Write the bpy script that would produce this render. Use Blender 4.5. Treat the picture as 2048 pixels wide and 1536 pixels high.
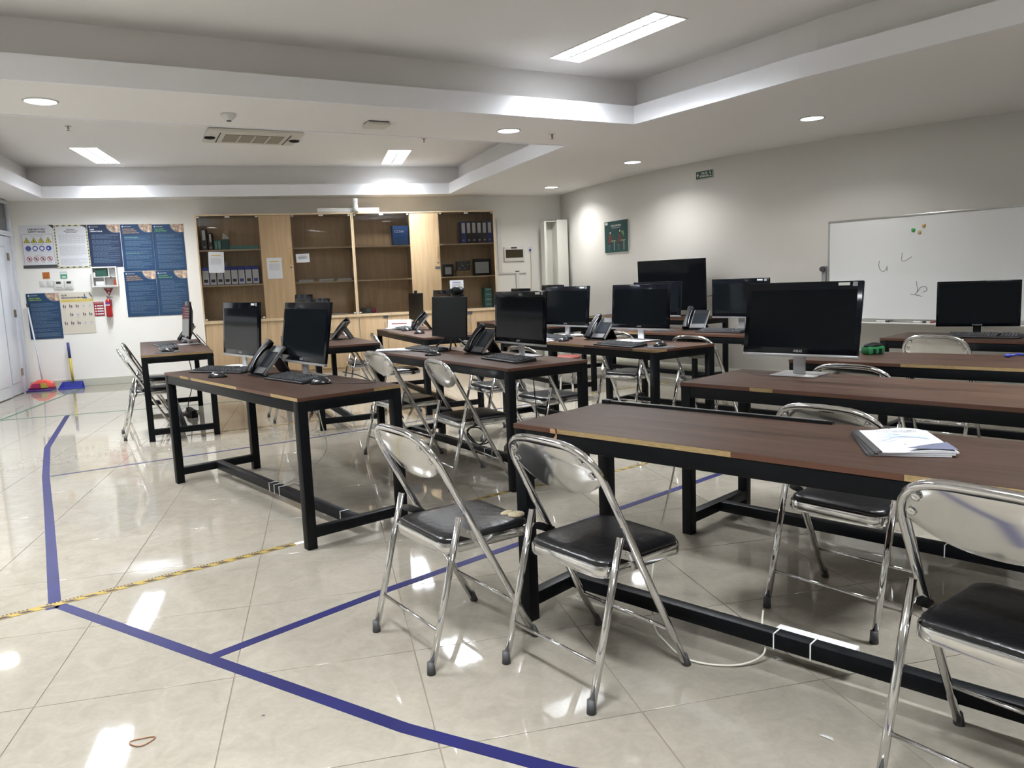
import bpy, bmesh, math, random
from mathutils import Vector, Matrix, geometry
random.seed(7)
PI = math.pi
scene = bpy.context.scene
for o in list(bpy.data.objects): bpy.data.objects.remove(o)
COL = scene.collection

# ------------------------------------------------------------------ camera
CAMH = 1.275
pitch, roll = 0.1332, -0.0396
cp, sp, cr, sr = math.cos(pitch), math.sin(pitch), math.cos(roll), math.sin(roll)
fwd = Vector((0, cp, -sp)); rt = Vector((1, 0, 0)); upv = rt.cross(fwd)
R2 = rt*cr + upv*sr; U2 = -rt*sr + upv*cr
cd = bpy.data.cameras.new('camera'); cam = bpy.data.objects.new('camera', cd); COL.objects.link(cam)
m = Matrix.Identity(4)
for i in range(3):
    m[i][0] = R2[i]; m[i][1] = U2[i]; m[i][2] = -fwd[i]
m[2][3] = CAMH
cam.matrix_world = m
cd.sensor_width = 36; cd.lens = 1552.1/2048*36; cd.clip_start = .05; cd.clip_end = 100
scene.camera = cam

# ------------------------------------------------------------------ world, lights, exposure
w = bpy.data.worlds.new('world'); scene.world = w; w.use_nodes = True
w.node_tree.nodes['Background'].inputs[0].default_value = (.9, .93, 1, 1)
w.node_tree.nodes['Background'].inputs[1].default_value = .02
scene.view_settings.view_transform = 'Standard'; scene.view_settings.look = 'None'
scene.view_settings.gamma = 1; scene.view_settings.exposure = 0.84
scene.view_settings.use_curve_mapping = False
TROFFER_W, DOWN_W = 175.0, 7.0
COOL = (.93, .97, 1.0); WARM = (1.0, .97, .92)

def area(loc, sx, sy, rz, power, col, shape='RECTANGLE', spread=PI):
    l = bpy.data.lights.new('lamp_light', 'AREA'); l.shape = shape; l.size = sx
    if shape == 'RECTANGLE': l.size_y = sy
    l.energy = power; l.color = col; l.spread = spread
    o = bpy.data.objects.new('lamp_light', l); o.location = loc; o.rotation_euler = (0, 0, rz)
    COL.objects.link(o); return o

# ------------------------------------------------------------------ materials
MATS = {}
def mat(name, col, rough=.5, metal=0., spec=.5, alpha=1., emis=0., bump=None, noise=None, coat=0.):
    if name in MATS: return MATS[name]
    m = bpy.data.materials.new(name); m.use_nodes = True; nt = m.node_tree
    b = nt.nodes['Principled BSDF']
    b.inputs['Base Color'].default_value = (*col, 1); b.inputs['Roughness'].default_value = rough
    b.inputs['Metallic'].default_value = metal; b.inputs['Specular IOR Level'].default_value = spec
    b.inputs['Alpha'].default_value = alpha; b.inputs['Coat Weight'].default_value = coat
    b.inputs['Coat Roughness'].default_value = .03
    if emis: b.inputs['Emission Color'].default_value = (*col, 1); b.inputs['Emission Strength'].default_value = emis
    tc = nt.nodes.new('ShaderNodeTexCoord')
    if noise:      # (scale vec, amount, detail)
        mp = nt.nodes.new('ShaderNodeMapping'); mp.inputs['Scale'].default_value = noise[0]
        n = nt.nodes.new('ShaderNodeTexNoise'); n.inputs['Scale'].default_value = 1; n.inputs['Detail'].default_value = noise[2]
        r = nt.nodes.new('ShaderNodeMapRange'); r.inputs['From Min'].default_value = .3; r.inputs['From Max'].default_value = .7
        r.inputs['To Min'].default_value = 1-noise[1]; r.inputs['To Max'].default_value = 1+noise[1]
        v = nt.nodes.new('ShaderNodeVectorMath'); v.operation = 'SCALE'; v.inputs[0].default_value = col
        nt.links.new(tc.outputs['Object'], mp.inputs[0]); nt.links.new(mp.outputs[0], n.inputs[0])
        nt.links.new(n.outputs[0], r.inputs[0]); nt.links.new(r.outputs[0], v.inputs['Scale']); nt.links.new(v.outputs[0], b.inputs['Base Color'])
    if bump:       # (scale, strength)
        n = nt.nodes.new('ShaderNodeTexNoise'); n.inputs['Scale'].default_value = bump[0]; n.inputs['Detail'].default_value = 3
        bp = nt.nodes.new('ShaderNodeBump'); bp.inputs['Strength'].default_value = bump[1]; bp.inputs['Distance'].default_value = .01
        nt.links.new(tc.outputs['Object'], n.inputs[0]); nt.links.new(n.outputs[0], bp.inputs['Height']); nt.links.new(bp.outputs[0], b.inputs['Normal'])
    MATS[name] = m; return m

PAINT = mat('wall_paint', (.84, .83, .80), .7, spec=.25, bump=(14, .03), noise=((1.2, 1.2, 1.2), .02, 3))
CEIL = mat('ceiling_paint', (.85, .835, .825), .8, spec=.2)
FASCIA = mat('fascia_paint', (.86, .865, .90), .75, spec=.2)
SKIRT = mat('skirting_tile', (.50, .50, .43), .3)
GROUT = mat('tile_joint', (.16, .13, .10), .8)
BLACKM = mat('black_steel', (.003, .0035, .0045), .42, spec=.12, bump=(60, .05))
CHROME = mat('chrome', (.70, .70, .71), .09, metal=1, noise=((9, 9, 9), .03, 4))
CHROMED = mat('worn_chrome', (.70, .70, .70), .12, metal=1, noise=((7, 7, 7), .05, 4))
VINYL = mat('black_vinyl', (.006, .006, .007), .28, spec=.45, bump=(35, .2))
FOAM = mat('torn_foam', (.34, .29, .19), .95, bump=(80, .6))
RUBBER = mat('grey_rubber', (.055, .055, .058), .6)
BPLAS = mat('black_plastic', (.006, .0065, .008), .42, spec=.2)
BGLOSS = mat('gloss_black', (.003, .004, .007), .10, spec=.2)
SCREEN = mat('dark_screen', (.0055, .007, .0085), .06, spec=.10)
SCREEN2 = mat('matte_screen', (.005, .006, .007), .3, spec=.1)
SILVER = mat('silver_plastic', (.42, .42, .43), .3, metal=.7)
GREYP = mat('grey_plastic', (.25, .25, .26), .4)
WHITEP = mat('white_plastic', (.70, .70, .69), .35)
PAPER = mat('paper', (.66, .67, .70), .8)
CREAM = mat('cream_print', (.62, .58, .49), .7)
INK = mat('ink', (.05, .05, .06), .8)
GINK = mat('grey_print', (.36, .36, .40), .8)
NAVY = mat('navy_print', (.008, .042, .11), .45, noise=((3, 3, 3), .15, 2))
DNAVY = mat('dark_navy_print', (.012, .024, .065), .45)
LBLUE = mat('pale_blue_print', (.09, .15, .23), .6)
WINK = mat('white_print', (.72, .74, .76), .6)
ORANGEP = mat('orange_print', (.45, .27, .15), .6)
GREENP = mat('green_print', (.16, .40, .12), .6)
YELLOW = mat('yellow', (.60, .42, .02), .5)
RED = mat('red_paint', (.33, .012, .015), .25)
DRED = mat('red_print', (.28, .02, .03), .5)
PINK = mat('pink_plastic', (.75, .10, .08), .4)
MAG = mat('magenta_plastic', (.36, .03, .10), .4)
PURP = mat('purple_plastic', (.05, .02, .16), .4)
BLUEP = mat('blue_plastic', (.02, .03, .25), .35)
BLUEB = mat('blue_box', (.02, .11, .36), .5)
LBINK = mat('blue_print', (.03, .05, .35), .6)
TEAL = mat('teal_card', (.06, .24, .22), .6)
TEALD = mat('dark_teal_print', (.012, .075, .075), .45)
GREEN = mat('green_plastic', (.01, .13, .04), .4)
SIGNG = mat('sign_green', (.015, .075, .035), .4)
STICKG = mat('sticker_green', (.10, .33, .20), .5)
STICKO = mat('sticker_orange', (.42, .13, .02), .5)
PLY = mat('raw_plywood', (.26, .18, .08), .8, noise=((40, 40, 300), .2, 2))
BROWNE = mat('brown_edge', (.075, .033, .02), .45, spec=.3)
CARDB = mat('cardboard', (.36, .25, .13), .85)
SKIN = mat('photo_print', (.45, .33, .25), .6, noise=((22, 22, 22), .8, 4))
TAPEB = mat('blue_tape', (.007, .0075, .060), .5, spec=.25, noise=((6, 6, 6), .15, 3))
TAPEG = mat('green_tape', (.02, .11, .06), .35)
TAPET = mat('dark_tape', (.02, .02, .07), .4)
ALU = mat('aluminium', (.55, .55, .54), .3, metal=.9)
BOARD = mat('whiteboard', (.74, .76, .77), .22, noise=((2, 2, 2), .02, 3))
DOORP = mat('door_paint', (.58, .60, .66), .35)
BRASS = mat('hinge_metal', (.30, .25, .17), .35, metal=.8)
GOLD = mat('gold_handle', (.62, .45, .16), .25, metal=.9)
ACP = mat('ac_plastic', (.66, .64, .57), .5)
ACG = mat('ac_grille', (.30, .28, .22), .6)
REFL = mat('lamp_reflector', (.85, .86, .88), .25, metal=.6)
LAMP = mat('lamp_glow', (.95, .98, 1.0), .5, emis=14)
LAMPT = mat('lamp_tube', (.92, .96, 1.0), .5, emis=6)
CLEAR = mat('clear_film', (.8, .82, .84), .08, alpha=.25)
CABLEW = mat('white_cable', (.55, .52, .45), .5)

def wood(name, c1, c2, scale, rough=.4, spec=.45):
    m = bpy.data.materials.new(name); m.use_nodes = True; nt = m.node_tree; b = nt.nodes['Principled BSDF']
    tc = nt.nodes.new('ShaderNodeTexCoord'); mp = nt.nodes.new('ShaderNodeMapping'); mp.inputs['Scale'].default_value = scale
    n = nt.nodes.new('ShaderNodeTexNoise'); n.inputs['Scale'].default_value = 1; n.inputs['Detail'].default_value = 6; n.inputs['Distortion'].default_value = .6
    r = nt.nodes.new('ShaderNodeValToRGB'); r.color_ramp.elements[0].position = .3; r.color_ramp.elements[1].position = .72
    r.color_ramp.elements[0].color = (*c1, 1); r.color_ramp.elements[1].color = (*c2, 1)
    nt.links.new(tc.outputs['Object'], mp.inputs[0]); nt.links.new(mp.outputs[0], n.inputs[0]); nt.links.new(n.outputs[0], r.inputs[0])
    nt.links.new(r.outputs[0], b.inputs['Base Color']); b.inputs['Roughness'].default_value = rough; b.inputs['Specular IOR Level'].default_value = spec
    return m
WALNUT = wood('walnut_laminate', (.028, .0155, .011), (.066, .037, .025), (2.2, 42, 10), .46, .10)
MAPLE = wood('maple_laminate', (.43, .30, .17), (.53, .38, .23), (30, 30, 1.6), .45, .3)
MAPLEE = wood('maple_edge', (.56, .42, .26), (.64, .50, .33), (30, 30, 1.6), .45, .3)

def tile_mat():
    m = bpy.data.materials.new('polished_tile'); m.use_nodes = True; nt = m.node_tree; b = nt.nodes['Principled BSDF']
    g = nt.nodes.new('ShaderNodeNewGeometry')
    n = nt.nodes.new('ShaderNodeTexNoise'); n.inputs['Scale'].default_value = 9; n.inputs['Detail'].default_value = 8; n.inputs['Roughness'].default_value = .65; n.inputs['Distortion'].default_value = 1.2
    n2 = nt.nodes.new('ShaderNodeTexNoise'); n2.inputs['Scale'].default_value = 55; n2.inputs['Detail'].default_value = 3
    mx = nt.nodes.new('ShaderNodeMath'); mx.operation = 'MULTIPLY_ADD'; mx.inputs[1].default_value = .35
    r = nt.nodes.new('ShaderNodeValToRGB'); r.color_ramp.elements[0].position = .45; r.color_ramp.elements[1].position = .85
    r.color_ramp.elements[0].color = (.215, .194, .158, 1); r.color_ramp.elements[1].color = (.268, .244, .202, 1)
    nt.links.new(g.outputs['Position'], n.inputs[0]); nt.links.new(g.outputs['Position'], n2.inputs[0])
    nt.links.new(n2.outputs[0], mx.inputs[0]); nt.links.new(n.outputs[0], mx.inputs[2]); nt.links.new(mx.outputs[0], r.inputs[0])
    nt.links.new(r.outputs[0], b.inputs['Base Color'])
    b.inputs['Roughness'].default_value = .045; b.inputs['Specular IOR Level'].default_value = .6
    nb = nt.nodes.new('ShaderNodeTexNoise'); nb.inputs['Scale'].default_value = 5
    bp = nt.nodes.new('ShaderNodeBump'); bp.inputs['Strength'].default_value = .02; bp.inputs['Distance'].default_value = .01
    nt.links.new(g.outputs['Position'], nb.inputs[0]); nt.links.new(nb.outputs[0], bp.inputs['Height']); nt.links.new(bp.outputs[0], b.inputs['Normal'])
    return m
TILE = tile_mat()

def glass_mat():
    m = bpy.data.materials.new('smoked_glass'); m.use_nodes = True; nt = m.node_tree
    for n in list(nt.nodes): nt.nodes.remove(n)
    out = nt.nodes.new('ShaderNodeOutputMaterial'); t = nt.nodes.new('ShaderNodeBsdfTransparent'); t.inputs[0].default_value = (.98, .97, .95, 1)
    g = nt.nodes.new('ShaderNodeBsdfGlossy'); g.inputs['Roughness'].default_value = .01; g.inputs[0].default_value = (.9, .9, .9, 1)
    f = nt.nodes.new('ShaderNodeFresnel'); f.inputs[0].default_value = 1.45
    mx = nt.nodes.new('ShaderNodeMixShader')
    nt.links.new(f.outputs[0], mx.inputs[0]); nt.links.new(t.outputs[0], mx.inputs[1]); nt.links.new(g.outputs[0], mx.inputs[2]); nt.links.new(mx.outputs[0], out.inputs[0])
    return m
GLASS = glass_mat()

def hazard_mat():      # stripes follow the tape's own UV (u in metres along it, v across)
    m = bpy.data.materials.new('hazard_tape'); m.use_nodes = True; nt = m.node_tree; b = nt.nodes['Principled BSDF']; b.inputs['Roughness'].default_value = .55; b.inputs['Specular IOR Level'].default_value = .2
    uv = nt.nodes.new('ShaderNodeUVMap'); s = nt.nodes.new('ShaderNodeSeparateXYZ'); nt.links.new(uv.outputs[0], s.inputs[0])
    def M(op, a, b_=None):
        n = nt.nodes.new('ShaderNodeMath'); n.operation = op
        for i, x in enumerate((a, b_)):
            if x is None: continue
            if isinstance(x, (int, float)): n.inputs[i].default_value = x
            else: nt.links.new(x, n.inputs[i])
        return n.outputs[0]
    u, v = s.outputs[0], s.outputs[1]
    ph = M('FRACT', M('ADD', M('MULTIPLY', u, 12.5), M('MULTIPLY', v, .55)))
    dash = M('MULTIPLY', M('MULTIPLY', M('LESS_THAN', ph, .52), M('LESS_THAN', v, .60)), M('GREATER_THAN', v, .10))
    t = M('FRACT', M('MULTIPLY', u, 70.)); top = M('MULTIPLY', M('MULTIPLY', M('LESS_THAN', t, .6), M('GREATER_THAN', v, .74)), M('LESS_THAN', M('FRACT', M('MULTIPLY', u, 5.)), .7))
    k = M('MAXIMUM', dash, top)
    mx = nt.nodes.new('ShaderNodeMix'); mx.data_type = 'RGBA'; mx.inputs[6].default_value = (.25, .18, .045, 1); mx.inputs[7].default_value = (.03, .022, .03, 1)
    nt.links.new(k, mx.inputs[0]); nt.links.new(mx.outputs[2], b.inputs['Base Color'])
    return m
HAZ = hazard_mat()

# ------------------------------------------------------------------ mesh helpers
class MB:
    def __init__(s): s.v = []; s.f = []; s.sm = []
    def add(s, vs, fs, M=None, smooth=False):
        o = len(s.v)
        for p in vs:
            p = Vector(p); s.v.append(M @ p if M else p)
        for f in fs: s.f.append([i+o for i in f]); s.sm.append(smooth)
        return s
    def box(s, x0, x1, y0, y1, z0, z1, M=None):
        return s.add([(x0,y0,z0),(x1,y0,z0),(x1,y1,z0),(x0,y1,z0),(x0,y0,z1),(x1,y0,z1),(x1,y1,z1),(x0,y1,z1)],
                     [(3,2,1,0),(4,5,6,7),(0,1,5,4),(1,2,6,5),(2,3,7,6),(3,0,4,7)], M)
    def prism(s, poly, a0, a1, axis='z', M=None, smooth=False):   # polygon extruded along an axis
        n = len(poly)
        def P(p, a): return (p[0], p[1], a) if axis == 'z' else ((p[0], a, p[1]) if axis == 'y' else (a, p[0], p[1]))
        vs = [P(p, a0) for p in poly]+[P(p, a1) for p in poly]
        fs = [tuple(reversed(range(n))), tuple(range(n, 2*n))]
        s.add(vs, fs, M)
        o = len(s.v)-2*n
        for i in range(n): s.f.append([o+i, o+(i+1) % n, o+n+(i+1) % n, o+n+i]); s.sm.append(smooth)
        return s
    def cyl(s, c, r, a0, a1, axis='z', n=16, M=None, r2=None):
        r2 = r if r2 is None else r2
        def P(q, rr, a):
            x, y = c[0]+rr*math.cos(q), c[1]+rr*math.sin(q)
            return (x, y, a) if axis == 'z' else ((x, a, y) if axis == 'y' else (a, x, y))
        vs = [P(2*PI*i/n, r, a0) for i in range(n)]+[P(2*PI*i/n, r2, a1) for i in range(n)]
        o = len(s.v); s.add(vs, [tuple(reversed(range(n))), tuple(range(n, 2*n))], M)
        for i in range(n): s.f.append([o+i, o+(i+1) % n, o+n+(i+1) % n, o+n+i]); s.sm.append(True)
        return s
    def tube(s, pts, r, n=8, M=None, closed=False, flat=1.):
        pts = [Vector(p) for p in pts]; N = len(pts); vs = []; up = None
        for i, p in enumerate(pts):
            a = pts[(i-1) % N] if (closed or i > 0) else p; b = pts[(i+1) % N] if (closed or i < N-1) else p
            t = (b-a).normalized()
            if up is None: up = Vector((0, 0, 1)) if abs(t.z) < .9 else Vector((1, 0, 0))
            x = up.cross(t)
            if x.length < 1e-4: x = Vector((1, 0, 0)).cross(t)
            x.normalize(); y = t.cross(x).normalized(); up = y
            rr = r[i] if isinstance(r, (list, tuple)) else r
            for k in range(n):
                q = 2*PI*k/n; vs.append(p+x*(rr*math.cos(q))+y*(rr*flat*math.sin(q)))
        fs = []
        for i in range(N if closed else N-1):
            j = (i+1) % N
            for k in range(n): fs.append((i*n+k, i*n+(k+1) % n, j*n+(k+1) % n, j*n+k))
        o = len(s.v); s.add(vs, fs, M, True)
        if not closed:
            s.f.append([o+k for k in reversed(range(n))]); s.sm.append(False)
            s.f.append([o+(N-1)*n+k for k in range(n)]); s.sm.append(False)
        return s
    def ell(s, c, rx, ry, rz, nu=14, nv=8, M=None, half=False):
        vs = []; fs = []
        v0 = 0 if half else -PI/2
        for j in range(nv+1):
            b = v0+(PI/2-v0)*j/nv
            for i in range(nu):
                a = 2*PI*i/nu; vs.append((c[0]+rx*math.cos(b)*math.cos(a), c[1]+ry*math.cos(b)*math.sin(a), c[2]+rz*math.sin(b)))
        for j in range(nv):
            for i in range(nu): fs.append((j*nu+i, j*nu+(i+1) % nu, (j+1)*nu+(i+1) % nu, (j+1)*nu+i))
        if half: fs.append(tuple(reversed(range(nu))))
        return s.add(vs, fs, M, True)
    def lathe(s, prof, n=20, M=None, c=(0, 0)):
        vs = []; fs = []
        for (r, z) in prof:
            for i in range(n): a = 2*PI*i/n; vs.append((c[0]+r*math.cos(a), c[1]+r*math.sin(a), z))
        for j in range(len(prof)-1):
            for i in range(n): fs.append((j*n+i, j*n+(i+1) % n, (j+1)*n+(i+1) % n, (j+1)*n+i))
        fs.append(tuple(reversed(range(n)))); fs.append(tuple((len(prof)-1)*n+i for i in range(n)))
        return s.add(vs, fs, M, True)
    def build(s, name, m, parent=None, bevel=0., label=None, kind=None, seg=2):
        me = bpy.data.meshes.new(name); me.from_pydata([tuple(p) for p in s.v], [], s.f); me.update()
        me.polygons.foreach_set('use_smooth', s.sm)
        if bevel:
            bm = bmesh.new(); bm.from_mesh(me); bmesh.ops.remove_doubles(bm, verts=bm.verts, dist=1e-6)
            es = [e for e in bm.edges if len(e.link_faces) == 2 and e.calc_face_angle(0) > .6]
            bmesh.ops.bevel(bm, geom=es, offset=bevel, segments=seg, affect='EDGES', profile=.5); bm.to_mesh(me); bm.free()
            for p in me.polygons: p.use_smooth = True
            me.set_sharp_from_angle(angle=.7)
        me.materials.append(m)
        o = bpy.data.objects.new(name, me); COL.objects.link(o)
        if parent is not None: o.parent = parent
        if label: o['label'] = label
        if kind: o['kind'] = kind
        return o

def tag(o, label, cat, group=None):
    o['label'] = label; o['category'] = cat
    if group: o['group'] = group
    return o
def thing(name, label, cat, loc=(0, 0, 0), rz=0, group=None):
    o = bpy.data.objects.new(name, None); o.empty_display_size = .1; COL.objects.link(o)
    o.location = loc; o.rotation_euler = (0, 0, rz); return tag(o, label, cat, group)
def struct(o): o['kind'] = 'structure'; return o
def clone(root, loc, rz, label=None, group=None):
    def cp_(o, par):
        c = o.copy(); COL.objects.link(c); c.parent = par
        for ch in KIDS.get(o.name, []): cp_(ch, c)
        return c
    r = cp_(root, None); r.location = loc; r.rotation_euler = (0, 0, rz)
    if label: r['label'] = label
    if group: r['group'] = group
    return r
KIDS = {}
def kids(root):
    for o in bpy.data.objects:
        if o.parent is not None: 
            KIDS.setdefault(o.parent.name, [])
            if o not in KIDS[o.parent.name]: KIDS[o.parent.name].append(o)

def smooth_path(pts, k=6):
    P = [Vector(p) for p in pts]; out = []
    for i in range(len(P)-1):
        a = P[max(i-1, 0)]; b = P[i]; c = P[i+1]; d = P[min(i+2, len(P)-1)]
        for j in range(k):
            t = j/k; out.append(.5*((2*b)+(c-a)*t+(2*a-5*b+4*c-d)*t*t+(3*b-a-3*c+d)*t**3))
    out.append(P[-1]); return out

def text(name, body, size, m, parent, loc, align='LEFT', rot=(PI/2, 0, 0), bold=0., sx=1., label=None):
    cu = bpy.data.curves.new('t', 'FONT'); cu.body = body; cu.size = size; cu.align_x = align; cu.offset = bold; cu.resolution_u = 2
    to = bpy.data.objects.new('t', cu); COL.objects.link(to)
    dg = bpy.context.evaluated_depsgraph_get(); me = bpy.data.meshes.new_from_object(to.evaluated_get(dg)); me.name = name
    bpy.data.objects.remove(to); bpy.data.curves.remove(cu)
    me.materials.clear(); me.materials.append(m)
    o = bpy.data.objects.new(name, me); COL.objects.link(o); o.parent = parent; o.location = loc; o.rotation_euler = rot; o.scale = (sx, 1, 1)
    if label: o['label'] = label
    return o

def lines_mesh(mb, x0, x1, z0, z1, n, th, ragged=.3, y=-.0015, seed=0, words=True):
    rr = random.Random(seed)
    for i in range(n):
        z = z1-(z1-z0)*(i+.5)/n; xe = x1-(x1-x0)*(ragged*rr.random() if rr.random() < .4 else .02*rr.random())
        x = x0
        while x < xe:
            wd = min((x1-x0)*(.05+.10*rr.random()), xe-x) if words else xe-x
            mb.add([(x, y, z-th/2), (x+wd, y, z-th/2), (x+wd, y, z+th/2), (x, y, z+th/2)], [(0, 1, 2, 3)])
            x += wd+(x1-x0)*.018
def disc(mb, cx, cz, r, y, n=18, a0=0, a1=2*PI):
    vs = [(cx, y, cz)]+[(cx+r*math.cos(a0+(a1-a0)*i/n), y, cz+r*math.sin(a0+(a1-a0)*i/n)) for i in range(n+1)]
    mb.add(vs, [(0, i+1, i+2) for i in range(n)])
def ring(mb, cx, cz, r, rin, y, n=20):
    vs = []
    for i in range(n):
        a = 2*PI*i/n; vs += [(cx+r*math.cos(a), y, cz+r*math.sin(a)), (cx+rin*math.cos(a), y, cz+rin*math.sin(a))]
    mb.add(vs, [(2*i, 2*((i+1) % n), 2*((i+1) % n)+1, 2*i+1) for i in range(n)])
def quad(mb, x0, x1, z0, z1, y): mb.add([(x0, y, z0), (x1, y, z0), (x1, y, z1), (x0, y, z1)], [(0, 1, 2, 3)])
def poly(mb, pts, y): mb.add([(p[0], y, p[1]) for p in pts], [tuple(range(len(pts)))])

# ------------------------------------------------------------------ room frame
WA = math.atan(.272); DW = Vector((math.cos(WA), math.sin(WA), 0)); NW = Vector((math.sin(WA), -math.cos(WA), 0))
OW = Vector((-6.84, 10.97, 0))
def WP(s, off=0., z=0.): p = OW+DW*s+NW*off; return Vector((p.x, p.y, z))
CC = Vector((10.898, 15.522, 0)); RC = 10.25
def CP(deg, off=0., z=0.):
    a = math.radians(deg); return Vector((CC.x+(RC+off)*math.cos(a), CC.y+(RC+off)*math.sin(a), z))
def CR(deg): a = math.radians(deg); return math.atan2(math.cos(a), -math.sin(a))
HC, HU = 2.62, 3.05
corner = WP(8.03)
a0 = -166.2; arc = [CP(a0+(72.2)*i/44) for i in range(45)]       # to -94 deg
arc[0] = corner
endx = 9.6
wall_r = arc+[Vector((endx+.6, 5.25, 0))]
LEFTEND = OW+NW*15.5
outline = [OW]+wall_r+[Vector((endx+.6, -4, 0)), Vector((LEFTEND.x, -4, 0))]

# floor
T0 = Vector((-1.4053, 1.7135, 0)); TA = .237; TS = .6
ta = Vector((math.cos(TA), math.sin(TA), 0)); tb = Vector((-math.sin(TA), math.cos(TA), 0))
fl = MB().prism([(p.x, p.y) for p in outline], -.1, -.0025).build('floor', GROUT); struct(fl)
def inside(p):
    c = False; n = len(outline)
    for i in range(n):
        a, b = outline[i], outline[(i+1) % n]
        if (a.y > p.y) != (b.y > p.y) and p.x < (b.x-a.x)*(p.y-a.y)/(b.y-a.y)+a.x: c = not c
    return c
cells = []
for i in range(-20, 26):
    for j in range(-14, 24):
        c = T0+ta*(TS*(i+.5))+tb*(TS*(j+.5))
        full = all(inside(c+ta*dx+tb*dy) for dx in (-.3, .3) for dy in (-.3, .3))
        anyi = any(inside(c+ta*dx+tb*dy) for dx in (-.29, 0, .29) for dy in (-.29, 0, .29))
        if anyi: cells.append((c, full))
def vis(c):
    d = c-Vector((0, 0, CAMH)); z = d.dot(fwd)
    if z < .3: return 9
    x = d.dot(R2)/z*1552; y = -d.dot(U2)/z*1552
    return 0 if abs(x) < 1250 and abs(y) < 950 else 5
cells.sort(key=lambda t: vis(t[0])*100+t[0].length)
h = TS/2-.0016
tile_me = None; k = 0; rest = MB()
for c, full in cells:
    if full and k < 300:
        if tile_me is None:
            o = MB().box(-h, h, -h, h, -.012, 0).build('tile', TILE, fl, bevel=.0008, seg=1); tile_me = o.data
        else:
            o = bpy.data.objects.new('tile', tile_me); COL.objects.link(o); o.parent = fl
        o.location = c; o.rotation_euler = (0, 0, TA); k += 1
    elif full: rest.box(-h, h, -h, h, -.012, 0, Matrix.Translation(c) @ Matrix.Rotation(TA, 4, 'Z'))
    else:      # cut tiles at the walls: clip to the outline by a fine split
        q = 8
        for a in range(q):
            for b in range(q):
                x0, y0 = -h+2*h*a/q, -h+2*h*b/q
                pc = c+ta*(x0+h/q)+tb*(y0+h/q)
                if inside(pc): rest.add([(x0, y0, 0), (x0+2*h/q, y0, 0), (x0+2*h/q, y0+2*h/q, 0), (x0, y0+2*h/q, 0)], [(0, 1, 2, 3)], Matrix.Translation(c) @ Matrix.Rotation(TA, 4, 'Z'))
rest.build('tile_field', TILE, fl, kind='stuff')

# walls
def wall(name, pts, z0, z1, th, m, inner=0.):
    mb = MB(); n = len(pts); inn = []; out = []
    for i, p in enumerate(pts):
        a = pts[max(i-1, 0)]; b = pts[min(i+1, n-1)]; t = (b-a).normalized(); nn = Vector((t.y, -t.x, 0))   # room lies on the right of the walk
        inn.append(p+nn*inner); out.append(p-nn*th)
    vs = [(p.x, p.y, z) for z in (z0, z1) for p in inn]+[(p.x, p.y, z) for z in (z0, z1) for p in out]
    fs = []
    for i in range(n-1):
        fs += [(i, n+i, n+i+1, i+1), (2*n+i, 2*n+i+1, 3*n+i+1, 3*n+i), (n+i, 3*n+i, 3*n+i+1, n+i+1), (i, i+1, 2*n+i+1, 2*n+i)]
    fs += [(0, 2*n, 3*n, n), (n-1, 2*n-1, 4*n-1, 3*n-1)]
    mb.add(vs, fs, None, len(pts) > 3)
    return mb.build(name, m)
struct(wall('wall_back', [OW, corner], 0, HU+.1, .12, PAINT))
wr = struct(wall('wall_right', wall_r, 0, HU+.1, .12, PAINT))
struct(wall('wall_side', [wall_r[-1], Vector((endx+.6, -4, 0))], 0, HU+.1, .12, PAINT))
struct(wall('wall_near', [Vector((endx+.6, -4, 0)), Vector((LEFTEND.x, -4, 0))], 0, HU+.1, .12, PAINT))
struct(wall('wall_left', [LEFTEND, OW], 0, HU+.1, .12, PAINT))
struct(wall('baseboard_back', [OW, corner], 0, .105, 0, SKIRT, .012))
struct(wall('baseboard_right', wall_r, 0, .105, 0, SKIRT, .012))
struct(wall('baseboard_left', [LEFTEND, OW+NW*1.9], 0, .105, 0, SKIRT, .012))

# ceiling with two recessed trays
tray1 = [(1.19, 7.21), (1.72, 6.41), (2.13, 5.75), (3.0, 4.65), (4.1, 3.55), (5.4, 2.6), (6.8, 1.9), (6.8, -2.6), (-2.6, -2.6), (-4.45, 4.23)]
tray2 = [(-6.24, 10.76), (-.84, 12.13), (-.47, 11.02), (-.14, 10.19), (.19, 9.34), (.46, 8.68), (.64, 8.23), (-4.75, 5.32), (-5.0, 6.9)]
def offs(pl, d):
    n = len(pl); A = sum(pl[i][0]*pl[(i+1) % n][1]-pl[(i+1) % n][0]*pl[i][1] for i in range(n)); sg = 1 if A > 0 else -1; out = []
    for i in range(n):
        p0, p1, p2 = Vector(pl[i-1]), Vector(pl[i]), Vector(pl[(i+1) % n])
        e1 = (p1-p0).normalized(); e2 = (p2-p1).normalized()
        n1 = Vector((e1.y, -e1.x))*sg; n2 = Vector((e2.y, -e2.x))*sg; b = (n1+n2); b = b/max(b.dot(n1), .3)
        out.append((p1.x+b.x*d, p1.y+b.y*d))
    return out
TROFF = [(.87, 6.17, -.99), (-5.17, 10.20, -1.33), (-1.51, 11.25, -1.33), (-3.93, 6.72, -1.28), (-.60, 8.44, -1.10), (-2.75, 3.35, -.99), (-.5, .9, -.8), (2.75, 2.75, -.75), (5.3, .3, -.6), (1.2, -1.4, -.8)]  # last five are unseen, added in rows to light the front tray area
def rect(x, y, rz, L, W):
    c, s = math.cos(rz), math.sin(rz)
    return [(x+c*a-s*b, y+s*a+c*b) for a, b in ((-L/2, -W/2), (L/2, -W/2), (L/2, W/2), (-L/2, W/2))]
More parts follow.
